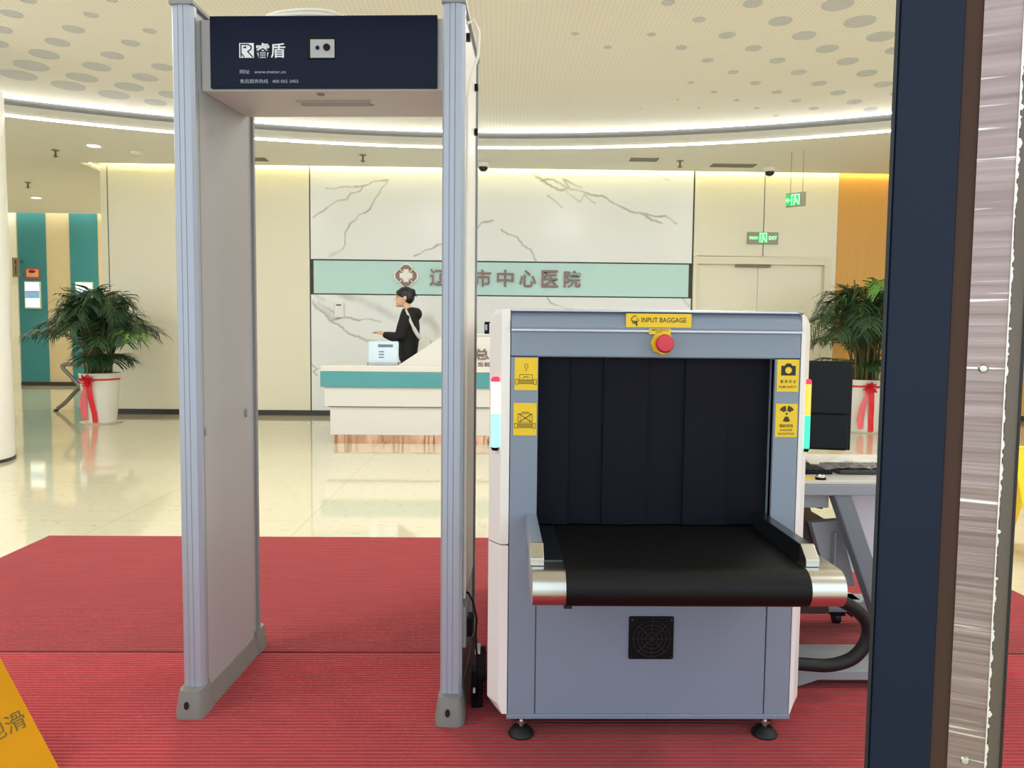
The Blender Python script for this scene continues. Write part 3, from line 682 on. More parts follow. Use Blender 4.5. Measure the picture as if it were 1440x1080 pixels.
def conveyor_pict(mb, cx, z, w=.0014):
    mb.stroke([(cx-.030, z), (cx-.030, z+.014), (cx-.022, z+.014), (cx-.022, z)], w, yy, closed=True)
    mb.stroke([(cx+.022, z), (cx+.022, z+.014), (cx+.030, z+.014), (cx+.030, z)], w, yy, closed=True)
    for k in range(4): mb.stroke([(cx-.020, z+.002+k*.0036), (cx+.020, z+.002+k*.0036)], .0018, yy)
s3 = sticker(.048, .1135, 1.036, 1.1285)
p3 = MB(); conveyor_pict(p3, .0805, 1.053)
p3.stroke([(.0625, 1.068), (.0625, 1.081), (.099, 1.081), (.099, 1.068)], .0013, yy).stroke([(.072, 1.071), (.079, 1.075), (.088, 1.073)], .002, yy)
p3.stroke([(.0805, 1.0905), (.0815, 1.097), (.0765, 1.103), (.0775, 1.110), (.0825, 1.112), (.0865, 1.107), (.0845, 1.099)], .0012, yy)
p3.build('pictogram', 'ink', s3)
s4 = sticker(.046, .1125, .905, .999)
p4 = MB(); conveyor_pict(p4, .0795, .926)
p4.stroke([(.0595, .943), (.0595, .968), (.0995, .968), (.0995, .943)], .0013, yy, closed=True).stroke([(.063, .944), (.097, .967)], .0022, yy).stroke([(.063, .967), (.097, .944)], .0022, yy)
p4.stroke([(.070, .972), (.090, .972)], .002, yy).stroke([(.066, .945), (.066, .966)], .0009, yy).stroke([(.093, .945), (.093, .966)], .0009, yy)
p4.build('pictogram', 'ink', s4)
s5 = sticker(.8055, .8685, 1.038, 1.131)
cx, cz = .838, 1.101
pc = MB().prism([(cx-.021, cz-.016), (cx+.021, cz-.016), (cx+.021, cz+.012), (cx+.011, cz+.012), (cx+.006, cz+.019), (cx-.006, cz+.019), (cx-.011, cz+.012), (cx-.021, cz+.012)], 'y', yy-.0006, yy)
pk = pc.build('camera_pictogram', 'ink_black', s5)
MB().lathe([(.0095, 0), (.0095, -.0004)], (cx, yy-.0006, cz-.001), n=20, axis='y').build('camera_lens_dot', 'sticker_yellow', s5)
text('sticker_lettering', '胶 卷 安 全', 'ink', s5, .8155, .8615, 1.063, 1.0725, yy, .0004, bold=.01)
text('sticker_lettering', 'FILM SAFETY', 'ink', s5, .812, .8635, 1.0485, 1.0555, yy, .0004, bold=.004)
s6 = sticker(.805, .8685, .906, 1.003)
pr = MB(); cx, cz = .837, .974
for a0 in (60, 180+0, 300):
    pass
for ac in (125, 55, 270):
    ring = [(cx+r*math.cos(R_(t)), cz+r*math.sin(R_(t))) for r, ts in ((.0085, range(ac-27, ac+28, 9)), (.0235, range(ac+27, ac-28, -9))) for t in ts]
    pr.prism(ring, 'y', yy-.0006, yy)
pr.lathe([(.0032, 0), (.0032, -.0006)], (cx, yy, cz), n=14, axis='y')
pr.build('radiation_pictogram', 'ink', s6)
text('sticker_lettering', '辐射危险', 'ink', s6, .817, .857, .934, .944, yy, .0004, bold=.012)
text('sticker_lettering', 'DANGER', 'ink', s6, .819, .855, .9235, .930, yy, .0004, bold=.004)
text('sticker_lettering', 'RADIATION', 'ink', s6, .814, .860, .9125, .919, yy, .0004, bold=.004)
# light columns on the corners
for cxx, cyy, up_, lo_ in ((-.006, YF+.014, 'lamp_white', 'lamp_cyan'), (.9095, YF+.030, 'lamp_orange', 'lamp_green')):
    rr = 1 if cxx < .5 else .72
    lm = MB().lathe([(.013*rr, 0), (.013*rr, .092)], (cxx, cyy, .967), n=16).build('signal_lamp', up_, x, smooth=True)
    MB().lathe([(.013*rr, 0), (.013*rr, .098)], (cxx, cyy, .869), n=16).build('green_segment', lo_, lm, smooth=True)
    MB().lathe([(.0135*rr, 0), (.0135*rr, .008), (.008*rr, .014)], (cxx, cyy, 1.059), n=16).build('red_cap', 'lamp_red', lm, smooth=True)
    MB().lathe([(.009*rr, -.01), (.0135*rr, 0)], (cxx, cyy, .869), n=16).build('lamp_base', 'black_plastic', lm, smooth=True)
# levelling feet
for fx, fy in ((.078, YF+.012), (.807, YF+.012), (.078, YB-.1), (.807, YB-.1)):
    ftt = MB().lathe([(.037, .008), (.039, .013), (.036, .019), (.024, .032), (.012, .036), (0, .036)], (fx, fy, 0), n=24).build('levelling_foot', 'black_rubber', x, smooth=True)
    MB().lathe([(.008, .034), (.008, .046), (.014, .046), (.014, .053), (.008, .053), (.008, .066)], (fx, fy, 0), n=12).build('threaded_stem', 'chrome', ftt)
# thick black hose looping out beside the conveyor
hs = [(.915, 2.40, .148), (1.00, 2.395, .142), (1.08, 2.39, .142), (1.15, 2.39, .165), (1.19, 2.39, .215), (1.195, 2.385, .27), (1.165, 2.38, .315), (1.10, 2.36, .36), (1.0, 2.33, .40), (.90, 2.31, .42)]
def smoothpath(p, n=6):
    out = []
    p = [Vector(q) for q in p]
    for i in range(len(p)-1):
        a, b, c, d = p[max(i-1, 0)], p[i], p[i+1], p[min(i+2, len(p)-1)]
        for k in range(n):
            t = k/n; out.append(.5*((2*b)+(-a+c)*t+(2*a-5*b+4*c-d)*t*t+(-a+3*b-3*c+d)*t**3))
    return out+[p[-1]]
MB().tube(smoothpath(hs), .021, 12).build('cable_hose', 'black_rubber', x, smooth=True)

# ================================================================== OPERATOR DESK
dk = thing('operator_desk', 'grey steel operator desk with slanted legs beside the scanner', 'desk', (1.3, 2.9, .008))
MB().box(.96, 1.75, 2.6, 3.2, .688, .701).build('desk_top', 'desk_top', dk, bevel=.003)
MB().box(.96, 1.75, 2.595, 3.2, .651, .688).build('top_frame', 'desk_grey', dk, bevel=.003)
MB().box(.97, 1.165, 2.64, 2.68, .598, .650).build('apron', 'desk_grey', dk, bevel=.003)
def slant(xa, za, xb, zb, w, y0, y1): return MB().prism([(xa, za), (xa+w, za), (xb+w, zb), (xb, zb)], 'y', y0, y1)
slant(1.165, .651, 1.385, .065, .062, 2.60, 2.66).build('slanted_leg', 'desk_dark', dk, bevel=.005)
slant(1.165, .651, 1.385, .065, .062, 3.08, 3.14).build('slanted_leg', 'desk_dark', dk, bevel=.005)
MB().prism([(1.13, .53), (1.235, .54), (1.30, .30), (1.205, .29)], 'y', 2.70, 2.74).box(1.205, 1.212, 2.67, 2.70, .33, .50).build('cable_duct', 'desk_grey', dk, bevel=.004)
MB().box(1.33, 1.75, 2.86, 2.88, .30, .650).build('modesty_panel', 'panel_lavender', dk, bevel=.002)
MB().prism([(.93, .01), (1.0, .01), (1.09, .04), (1.72, .04), (1.72, .075), (.93, .075)], 'y', 2.50, 2.72).build('foot_bar', 'desk_grey', dk, bevel=.004)
fb = MB().prism([(1.05, .085), (1.48, .085), (1.50, .12), (1.05, .12)], 'y', 3.04, 3.16).box(1.36, 1.72, 3.06, 3.14, .068, .12).build('foot_bar', 'desk_grey', dk, bevel=.004)
cs = MB().box(1.385, 1.445, 3.075, 3.125, .045, .086).build('caster', 'black_plastic', fb, bevel=.004)
MB().lathe([(.02, -.014), (.026, -.012), (.026, .012), (.02, .014)], (1.415, 3.10, .0345), n=20, axis='x').build('caster_wheel', 'black_rubber', fb, smooth=True)
MB().tube([(1.44, 3.07, .07), (1.462, 3.05, .055)], .006, 8).build('caster_brake', 'black_plastic', fb)
MB().tube(smoothpath([(.95, 2.9, .585), (1.06, 2.88, .585), (1.15, 2.87, .60), (1.2, 2.86, .565), (1.23, 2.84, .56)]), .012, 8).tube(smoothpath([(1.17, 2.88, .59), (1.12, 2.89, .56), (1.09, 2.9, .5)]), .003, 6).build('desk_cable', 'black_rubber', dk, smooth=True)
bx = MB().box(.965, 1.225, 2.74, 3.15, .18, .52).build('equipment_box', 'maroon_dark', dk, bevel=.004)
mo = thing('monitor', 'black flat screen monitor standing on the grey operator desk', 'monitor', (1.13, 2.95, .701))
xm = Matrix.Translation((1.12, 2.95, 0)) @ Matrix.Rotation(R_(-14), 4, 'Z')
MB().box(-.16, .235, -.012, .012, .765, 1.105).build('monitor_screen', 'screen_black', mo, bevel=.004, xf=xm)
MB().box(-.155, .222, -.030, -.012, .765, .905).build('lower_housing', 'screen_dark', mo, bevel=.008, xf=xm)
MB().box(-.03, .03, .012, .03, .71, .95).build('monitor_neck', 'screen_dark', mo, bevel=.004, xf=xm)
MB().box(-.10, .09, -.04, .14, .701, .713).build('monitor_base', 'screen_dark', mo, bevel=.004, xf=xm)
kb = thing('keyboard', 'black keyboard lying under clear wrap on the grey operator desk', 'keyboard', (1.15, 2.78, .701))
MB().box(.95, 1.21, 2.72, 2.84, .701, .716).build('keyboard_body', 'screen_black', kb, bevel=.003)
ks = MB()
for i in range(12):
    for j in range(4): ks.box(.957+i*.021, .975+i*.021, 2.732+j*.026, 2.754+j*.026, .716, .720)
ks.build('keys', 'keys', kb)
kp = thing('keypad', 'dark control pad under crumpled clear film, right of the keyboard', 'keypad', (1.34, 2.85, .701))
MB().box(1.235, 1.46, 2.72, 2.90, .701, .717).build('keypad_body', 'keys', kp, bevel=.004)
ks = MB()
for i in range(7):
    for j in range(4): ks.box(1.245+i*.03, 1.268+i*.03, 2.735+j*.038, 2.763+j*.038, .717, .721)
ks.build('keys', 'screen_black', kp)
random.seed(3); w_ = MB(); vs = []
for i in range(15):
    for j in range(9): vs.append((1.17+.29*i/14, 2.69+.26*j/8, .724+random.uniform(0, .014)*(1 if 0 < i < 14 else .4)))
w_.add(vs, [(i*9+j, (i+1)*9+j, (i+1)*9+j+1, i*9+j+1) for i in range(14) for j in range(8)])
wo = w_.build('plastic_film', 'plastic_wrap'); single(wo, 'crumpled clear plastic film lying over the desk keypad', 'plastic film')
so = wo.modifiers.new('solid', 'SOLIDIFY'); so.thickness = .0006
pb = thing('push_button_box', 'small round chrome button at the front edge of the operator desk', 'button', (1.128, 2.63, .701))
MB().lathe([(.018, 0), (.018, .008)], (1.128, 2.63, .701), n=20).build('button_base', 'black_plastic', pb, smooth=True)
MB().lathe([(.016, 0), (.016, .005), (.010, .009), (0, .010)], (1.128, 2.63, .709), n=20).build('button_top', 'chrome', pb, smooth=True)
single(MB().box(1.03, 1.10, 2.61, 2.65, .7015, .705).build('yellow_tag', 'sticker_yellow'), 'small yellow tag on the desk edge beside the chrome button', 'tag')

# ================================================================== RECEPTION COUNTER
CYF = 8.1
rc = thing('reception_counter', 'white reception counter with teal band and copper kick plate', 'reception counter', (0, 8.5, 0))
def counter_box(a, b, f, bk, z0, z1): return MB().box(a, b, CYF+f, CYF+bk, z0, z1)
counter_box(-1.87, 1.9, 0, .55, .775, .84).build('worktop', 'counter_white', rc, bevel=.008)
counter_box(-1.87, 1.9, .005, .5, .612, .774).build('teal_band', 'counter_teal', rc, bevel=.004)
counter_box(-1.835, 1.86, .03, .5, .405, .611).build('upper_body', 'counter_white', rc, bevel=.004)
counter_box(-1.78, 1.82, .06, .5, .098, .398).build('lower_body', 'counter_white', rc, bevel=.004)
counter_box(-1.80, 1.84, .05, .45, .396, .408).build('body_seam', 'grey_reveal', rc)
counter_box(-1.745, 1.78, .09, .45, .0, .100).build('kick_plate', 'copper', rc)
wing = MB().prism([(-1.06, .84), (-.575, 1.165), (1.1, 1.165), (1.5, .84)], 'y', CYF+.01, CYF+.07).box(-.60, 1.12, CYF+.07, CYF+.36, 1.125, 1.165).build('raised_front', 'counter_white', rc, bevel=.004)
MB().box(-.585, 1.12, CYF+.0, CYF+.37, 1.165, 1.185).build('raised_shelf', 'counter_white', rc, bevel=.004)
text('bronze_lettering', '总服务台', 'bronze', wing, -.258, .42, .912, 1.032, CYF+.01, .012, bold=.012)
text('small_bronze_lettering', 'SERVICE', 'bronze', wing, -.212, .30, .826+.02, .885, CYF+.01, .01, bold=.008)
# card holder, QR stand, device
qs = thing('card_stand', 'clear acrylic stand with pale blue notice on the counter beside the person', 'sign stand', (-1.22, 8.28, .84))
MB().box(-1.40, -1.07, 8.22, 8.36, .84, .868).build('acrylic_base', 'acrylic', qs, bevel=.003)
MB().prism([(8.265, .868), (8.275, .868), (8.300, 1.095), (8.290, 1.095)], 'x', -1.39, -1.075).build('notice_card', 'paper_blue', qs)
q2 = MB(); xfq = Matrix.Translation((0, 8.2645, .868)) @ Matrix.Rotation(R_(-6.3), 4, 'X')
q2.box(-1.29, -1.13, -.002, .0, .165, .195)
for k in range(3): q2.box(-1.28, -1.225, -.002, 0, .05+k*.03, .062+k*.03)
q2.build('card_print', 'paper_ink', qs, xf=xfq)
dv = thing('desk_phone_cradle', 'slim black upright device standing on the raised counter shelf', 'device', (-.12, 8.22, 1.185))
MB().box(-.148, -.096, 8.20, 8.25, 1.185, 1.30).build('device_body', 'black_plastic', dv, bevel=.004)
MB().box(-.148, -.085, 8.19, 8.25, 1.30, 1.315).build('device_top', 'black_plastic', dv, bevel=.003)
MB().box(-.140, -.118, 8.197, 8.2, 1.225, 1.285).build('device_display', 'print_grey', dv)
# hospital name sign: glass band in its niche, raised letters and emblem
sgn = thing('hospital_sign', 'pale teal glass sign band with bronze characters on marble wall', 'sign', (.05, WY+.03, 1.72))
MB().box(-2.60, 2.69, WY+.015, WY+.035, 1.728, 2.187).build('glass_band', 'sign_glass', sgn)
for i, ch in enumerate('辽阳市中心医院'):
    cx = -.855+.3155*i
    text('bronze_character', ch, 'bronze', sgn, cx-.118, cx+.118, 1.845, 2.085, WY+.015, .03, bold=.016)
em = MB(); ex, ez = -1.30, 1.985
def petal(ex, ez, k):
    q = [(.035, .165), (.092, .112), (.076, .076), (.112, .092), (.165, .035)]
    pts = []
    for n in range(4):
        an = -math.pi/2*n; c, d = math.cos(an), math.sin(an)
        pts += [(ex+k*(a*c-b*d), ez+k*(a*d+b*c)) for a, b in q]
    return pts
eb = MB().prism(petal(ex, ez, 1.04), 'y', WY-.02, WY+.015).build('emblem', 'white_paint', sgn)
MB().prism(petal(ex, ez, .90), 'y', WY-.024, WY-.019).build('emblem_ground', 'bronze', eb)
w, l = .036, .090
em2 = MB().prism([(ex-w, ez-l), (ex+w, ez-l), (ex+w, ez-w), (ex+l, ez-w), (ex+l, ez+w), (ex+w, ez+w), (ex+w, ez+l), (ex-w, ez+l), (ex-w, ez+w), (ex-l, ez+w), (ex-l, ez-w), (ex-w, ez-w)], 'y', WY-.032, WY-.023)
for q in range(4):
    a = R_(45+90*q); em2.prism([(ex+r*math.cos(a)-s_*.005*math.sin(a), ez+r*math.sin(a)+s_*.005*math.cos(a)) for r, s_ in ((.05, -1), (.13, -1), (.13, 1), (.05, 1))], 'y', WY-.030, WY-.023)
em2.build('emblem_cross', 'white_paint', eb)
ds = thing('wall_dispenser', 'white box dispenser on the marble wall under the sign', 'dispenser', (-2.23, WY, 1.39))
MB().box(-2.30, -2.17, WY-.07, WY, 1.39, 1.60).build('dispenser_body', 'white_paint', ds, bevel=.012)
MB().box(-2.27, -2.20, WY-.075, WY-.069, 1.555, 1.572).build('dispenser_slot', 'ink_black', ds, bevel=.003)

# ================================================================== EXIT SIGNS
es1 = thing('exit_sign', 'green lit EXIT sign mounted on the cream wall above the door', 'exit sign', (3.72, WY, 2.48), 0, 'exit signs')
MB().box(3.50, 3.935, WY-.03, WY, 2.485, 2.65).build('sign_body', 'exit_frame', es1, bevel=.004)
MB().box(3.655, 3.785, WY-.034, WY-.029, 2.505, 2.638).build('lit_panel', 'exit_green', es1)
def runner(mb, cx, z, s, y):
    mb.stroke([(cx-.045*s, z), (cx-.045*s, z+.12*s), (cx+.045*s, z+.12*s), (cx+.045*s, z)], .012*s, y, .002)
    mb.lathe([(.012*s, 0), (.012*s, -.002)], (cx-.004*s, y, z+.095*s), n=12, axis='y')
    mb.stroke([(cx-.002*s, z+.08*s), (cx+.008*s, z+.05*s), (cx-.014*s, z+.03*s), (cx-.016*s, z)], .014*s, y, .002)
    mb.stroke([(cx+.008*s, z+.05*s), (cx+.024*s, z+.03*s), (cx+.034*s, z+.012*s)], .012*s, y, .002)
    mb.stroke([(cx-.024*s, z+.055*s), (cx-.01*s, z+.076*s), (cx+.018*s, z+.064*s)], .009*s, y, .002)
rn = MB(); runner(rn, 3.72, 2.510, 1.0, WY-.034); rn.build('running_figure', 'exit_light', es1)
text('exit_lettering', '安全出口', 'exit_light', es1, 3.525, 3.645, 2.548, 2.592, WY-.03, .003, bold=.02)
text('exit_lettering', 'EXIT', 'exit_light', es1, 3.80, 3.915, 2.545, 2.595, WY-.03, .003, bold=.02)
es2 = thing('exit_sign', 'green lit exit sign with left arrow, hanging on rods from ceiling', 'exit sign', (3.64, 9.5, 2.78), R_(-42), 'exit signs')
MB().box(-.12, .12, -.012, .012, 0, .17).build('sign_body', 'exit_frame', es2, local=True, bevel=.003)
MB().box(-.118, .045, -.016, -.011, .02, .155).build('lit_panel', 'exit_green', es2, local=True)
rn = MB(); runner(rn, .0, .025, 1.0, -.016); rn.stroke([(-.112, .085), (-.062, .085)], .014, -.016, .002).stroke([(-.090, .108), (-.112, .085), (-.090, .062)], .012, -.016, .002); rn.build('arrow_and_figure', 'exit_light', es2, local=True)
for xx in (-.07, .08): MB().tube([(xx, 0, .17), (xx, 0, ZL-2.78)], .004, 6).build('hanging_rod', 'gate_trim', es2, local=True)

# ================================================================== CEILING FITTINGS
def downlight(x_, y_, label):
    t = thing('ceiling_downlight', label, 'light', (x_, y_, ZL-.012), 0, 'round ceiling downlights')
    MB().lathe([(.10, .012), (.10, 0), (.075, .004)], (x_, y_, ZL-.012), n=24).build('light_ring', 'white_paint', t, smooth=True)
    MB().lathe([(.074, .003), (.0, .002)], (x_, y_, ZL-.012), n=24).build('light_disc', 'lamp_glow', t)
downlight(-5.0, 9.72, 'bright round downlight in the low ceiling just past the lit curved edge')
downlight(-8.0, 13.6, 'round downlight in the corridor ceiling before the teal striped wall')
def sprinkler(x_, y_, z, label):
    t = thing('sprinkler_head', label, 'sprinkler', (x_, y_, z-.10), 0, 'ceiling sprinklers')
    MB().lathe([(.045, 0), (.045, -.008), (.03, -.012)], (x_, y_, z), n=16).build('sprinkler_plate', 'vent_grey', t)
    MB().lathe([(.012, -.01), (.012, -.07), (.03, -.075), (.032, -.082), (.006, -.084), (.006, -.10)], (x_, y_, z), n=12).build('sprinkler_body', 'sprinkler_metal', t)
sprinkler(-5.62, 9.99, ZL, 'brass sprinkler head left of the bright round downlight')
sprinkler(-7.30, 12.2, ZL, 'brass sprinkler head above the corridor, before its downlight')
sprinkler(-1.75, 10.02, ZL, 'brass sprinkler head in low ceiling, seen under the gate header')
sprinkler(2.34, 10.1, ZL, 'brass sprinkler head between the lit curved edge and vent')
sprinkler(-4.19, 6.05, ZU, 'brass sprinkler head on high ceiling by the round column')
sd_ = thing('smoke_detector', 'white smoke detector on low ceiling left of the gate', 'smoke detector', (-4.63, 10.05, ZL-.06))
MB().lathe([(.07, 0), (.07, -.02), (.05, -.035)], (-4.63, 10.05, ZL), n=24).build('detector_base', 'white_paint', sd_, smooth=True)
MB().lathe([(.04, -.033), (.03, -.055), (0, -.06)], (-4.63, 10.05, ZL), n=20).build('detector_head', 'sign_board', sd_, smooth=True)
def vent(x_, y_, w, label, cat='vent', m='vent_dark'):
    t = thing('ceiling_vent', label, cat, (x_, y_, ZL-.01), 0, 'ceiling vents')
    MB().box(x_-w/2, x_+w/2, y_-.09, y_-.075, ZL-.01, ZL).box(x_-w/2, x_+w/2, y_+.075, y_+.09, ZL-.01, ZL).box(x_-w/2, x_-w/2+.015, y_-.09, y_+.09, ZL-.01, ZL).box(x_+w/2-.015, x_+w/2, y_-.09, y_+.09, ZL-.01, ZL).build('vent_frame', 'vent_grey', t)
    MB().box(x_-w/2+.014, x_+w/2-.014, y_-.076, y_+.076, ZL-.002, ZL).build('vent_back', m, t)
    for k in range(7): MB().box(x_-w/2+.014, x_+w/2-.014, y_-.066+.02*k, y_-.058+.02*k, ZL-.009, ZL-.002).build('slat', 'vent_grey', t)
vent(-3.28, 10.35, .42, 'grey slatted ceiling vent behind the gate left leg')
vent(3.10, 10.32, .58, 'grey slatted ceiling vent above the cream door bay')
vent(1.86, 10.05, .36, 'pale ceiling vent between the round ceiling and marble wall', m='ceiling_low')
def dome(x_, y_, label):
    t = thing('dome_camera', label, 'security camera', (x_, y_, ZL-.11), 0, 'dome cameras')
    MB().lathe([(.085, 0), (.085, -.03), (.07, -.05)], (x_, y_, ZL), n=24).build('camera_mount', 'white_paint', t, smooth=True)
    MB().lathe([(.066, -.048), (.06, -.08), (.035, -.104), (0, -.11)], (x_, y_, ZL), n=24).build('camera_dome', 'dome_dark', t, smooth=True)
dome(-.22, 10.42, 'white dark-domed camera on ceiling above the marble, right of the gate')
dome(3.64, 10.46, 'dark dome camera on the ceiling edge above the hanging exit sign')

# ================================================================== CORRIDOR SIGNS
ps = thing('wall_poster', 'small red and peach poster on the teal corridor strip', 'poster', (-9.62, CY-.02, 2.22))
MB().box(-9.78, -9.49, CY-.04, CY-.021, 2.22, 2.43).build('poster_board', 'poster_red', ps)
MB().box(-9.755, -9.515, CY-.044, CY-.04, 2.255, 2.405).build('poster_print', 'poster_peach', ps)
MB().lathe([(.075, 0), (.075, -.002)], (-9.64, CY-.044, 2.365), n=20, axis='y', sx=1, sy=.45).build('poster_spot', 'poster_dark', ps)
def lcd(xa, xb, z0, z1, label):
    t = thing('wall_screen', label, 'screen', ((xa+xb)/2, CY-.02, z0), 0, 'lit corridor screens')
    MB().box(xa, xb, CY-.06, CY-.021, z0, z1).build('screen_frame', 'sign_board', t, bevel=.004)
    MB().box(xa+.02, xb-.02, CY-.064, CY-.06, z0+.03, z1-.02).build('screen_face', 'screen_lit', t)
    MB().box(xa+.02, xb-.02, CY-.066, CY-.064, z0+(z1-z0)*.38, z0+(z1-z0)*.66).build('screen_picture', 'screen_blue', t)
lcd(-9.80, -9.475, 1.60, 2.16, 'lit white information screen under the red poster')
lcd(-8.76, -8.40, 1.60, 2.16, 'lit white information screen partly hidden behind the palm fronds')
bs = thing('blade_sign', 'beige projecting room sign beside the corridor door', 'sign', (-9.800, CY-.2, 2.23))
MB().box(-9.870, -9.730, CY-.32, CY-.30, 2.23, 2.62).build('sign_plate', 'blade_tan', bs, bevel=.003)
MB().box(-9.820, -9.800, CY-.30, CY-.05, 2.3, 2.32).box(-9.820, -9.800, CY-.30, CY-.05, 2.55, 2.57).build('sign_arm', 'bronze', bs)
MB().box(-9.815, -9.785, CY-.323, CY-.32, 2.49, 2.57).box(-9.810, -9.790, CY-.323, CY-.32, 2.28, 2.46).build('sign_print', 'ink', bs)

# ================================================================== POTTED PALMS
def palm(px, py, h, spread, seed, label, nf, pot_r, pot_h, bow_dx):
    rnd = random.Random(seed)
    t = thing('potted_palm', label, 'plant', (px, py, 0))
    MB().lathe([(pot_r*.76, .012), (pot_r*.80, .03), (pot_r*.98, pot_h*.86), (pot_r*1.04, pot_h), (pot_r*.96, pot_h), (pot_r*.93, pot_h-.05), (0, pot_h-.05)], (px, py, 0), n=36).build('pot', 'pot_white', t, smooth=True)
    MB().lathe([(pot_r*1.02, 0), (pot_r*1.06, .014), (pot_r*1.0, .014), (0, .012)], (px, py, 0), n=32).build('saucer', 'sign_board', t, smooth=True)
    MB().lathe([(pot_r*.92, pot_h-.06), (0, pot_h-.03)], (px, py, 0), n=24).build('soil', 'soil', t)
    st = MB(); lf = MB(); lf2 = MB()
    for k in range(nf):
        az = 2*math.pi*(k*.381966)+rnd.uniform(-.3, .3)
        lev = (k+.5)/nf
        reach = spread*(1-.55*lev)*rnd.uniform(.8, 1.1)
        top = pot_h+(h-pot_h)*(.45+.50*lev)*rnd.uniform(.93, 1.04)
        if k % 9 == 0: top = pot_h+.34; reach = spread*.52
        b0 = Vector((px+pot_r*.55*rnd.uniform(-1, 1)*.8, py+pot_r*.55*rnd.uniform(-1, 1)*.8, pot_h-.05))
        d = Vector((math.cos(az), math.sin(az), 0))
        p0 = b0; p1 = b0+d*reach*.10+Vector((0, 0, (top-pot_h)*.62)); p2 = b0+d*reach*.55+Vector((0, 0, (top-pot_h)*1.08)); p3 = b0+d*reach+Vector((0, 0, (top-pot_h)*(.84-.34*rnd.random())))
        pts = []
        for i in range(19):
            s = i/18; pts.append((1-s)**3*p0+3*(1-s)**2*s*p1+3*(1-s)*s*s*p2+s**3*p3)
        st.tube(pts, [.010*(1-.8*i/18) for i in range(19)], 5)
        tgt = lf2 if (k % 11 == 5) else lf
        L0 = .30*rnd.uniform(.85, 1.1)*min(1, reach/.5+.3)
        for i in range(6, 19):
            for q in (0, .5):
                s = min((i+q)/18, 1.0); ii = min(i, 17)
                c = pts[ii].lerp(pts[min(ii+1, 18)], q)
                tan = (pts[min(ii+1, 18)]-pts[ii]).normalized()
                side = tan.cross(Vector((0, 0, 1))).normalized()
                u = (s-7/18)/(11/18)
                L = L0*(.55+.75*math.sin(math.pi*min(1, .15+.8*u)))*.8
                for sg in (-1, 1):
                    dr = (side*sg*.85+tan*(.55+.5*u)+Vector((0, 0, .16-.22*rnd.random()))).normalized()
                    wv = (tan-dr*tan.dot(dr)).normalized()*.0095*rnd.uniform(.7, 1.2); L *= rnd.uniform(.75, 1.15)
                    a = c; m1 = c+dr*L*.45; m2 = c+dr*L*.8+Vector((0, 0, -L*.13)); e = c+dr*L*.98+Vector((0, 0, -L*.34*rnd.uniform(.3, 1.5)))
                    tgt.add([a-wv*.4, a+wv*.4, m1+wv, m1-wv, m2+wv*.8, m2-wv*.8, e], [(0, 1, 2, 3), (3, 2, 4, 5), (5, 4, 6)])
    for k in range(22):
        a = rnd.uniform(0, 2*math.pi); rr = pot_r*.7*math.sqrt(rnd.random()); b0 = Vector((px+rr*math.cos(a), py+rr*math.sin(a), pot_h-.05)); hh = rnd.uniform(.45, .8)*(h-pot_h)
        st.tube([b0, b0+Vector((.02*math.cos(a), .02*math.sin(a), hh*.5)), b0+Vector((.09*math.cos(a), .09*math.sin(a), hh))], [.013, .011, .008], 6)
    st.build('stems', 'stem', t, smooth=True); lf.build('fronds', 'leaf', t)
    if lf2.v: lf2.build('young_fronds', 'leaf_bright', t)
    # red bow with tails
    bxp = px+bow_dx; by = py-pot_r*1.0-.012; bz = pot_h*.86
    rb = MB().lathe([(pot_r*1.0, bz+.0), (pot_r*1.012, bz+.012), (pot_r*1.0, bz+.024)], (px, py, 0), n=36)
    for k in range(9):
        a = 2*math.pi*k/9; cxk, czk = bxp+.065*math.cos(a), bz+.05*math.sin(a)
        rb.tube([(bxp, by+.02, bz), (bxp+.05*math.cos(a-.35), by-.03, bz+.045*math.sin(a-.35)), (bxp+.095*math.cos(a), by-.035, bz+.075*math.sin(a)), (bxp+.05*math.cos(a+.35), by-.02, bz+.045*math.sin(a+.35)), (bxp, by+.02, bz)], .020, 6, flat=.35)
    rbo = rb.build('ribbon_bow', 'ribbon_red', t, smooth=True)
    MB().tube([(bxp+.02, by-.015, bz-.03), (bxp+.035, by+.0, bz-.22), (bxp+.055, by+.045, bz-.42), (bxp+.062, by+.05, .02)], .034, 8, flat=.15, up=(0, 1, 0)).build('ribbon_tail', 'ribbon_red', rbo, smooth=True)
    MB().tube([(bxp-.02, by-.01, bz-.03), (bxp-.07, by+.02, bz-.25), (bxp-.075, by+.05, bz-.40), (bxp-.06, by+.06, .05)], [.012, .04, .045, .03], 8, flat=.15, up=(0, 1, 0)).build('ribbon_tail', 'ribbon_pink', rbo, smooth=True)
    return t
palm(-5.08, 9.88, 2.02, .82, 11, 'bushy palm in white pot with red bow, by the cream wall corner', 48, .235, .64, -.03)
palm(4.62, 9.6, 2.30, .95, 23, 'tall palm in white pot with red bow, by the orange wall', 54, .25, .66, -.05)

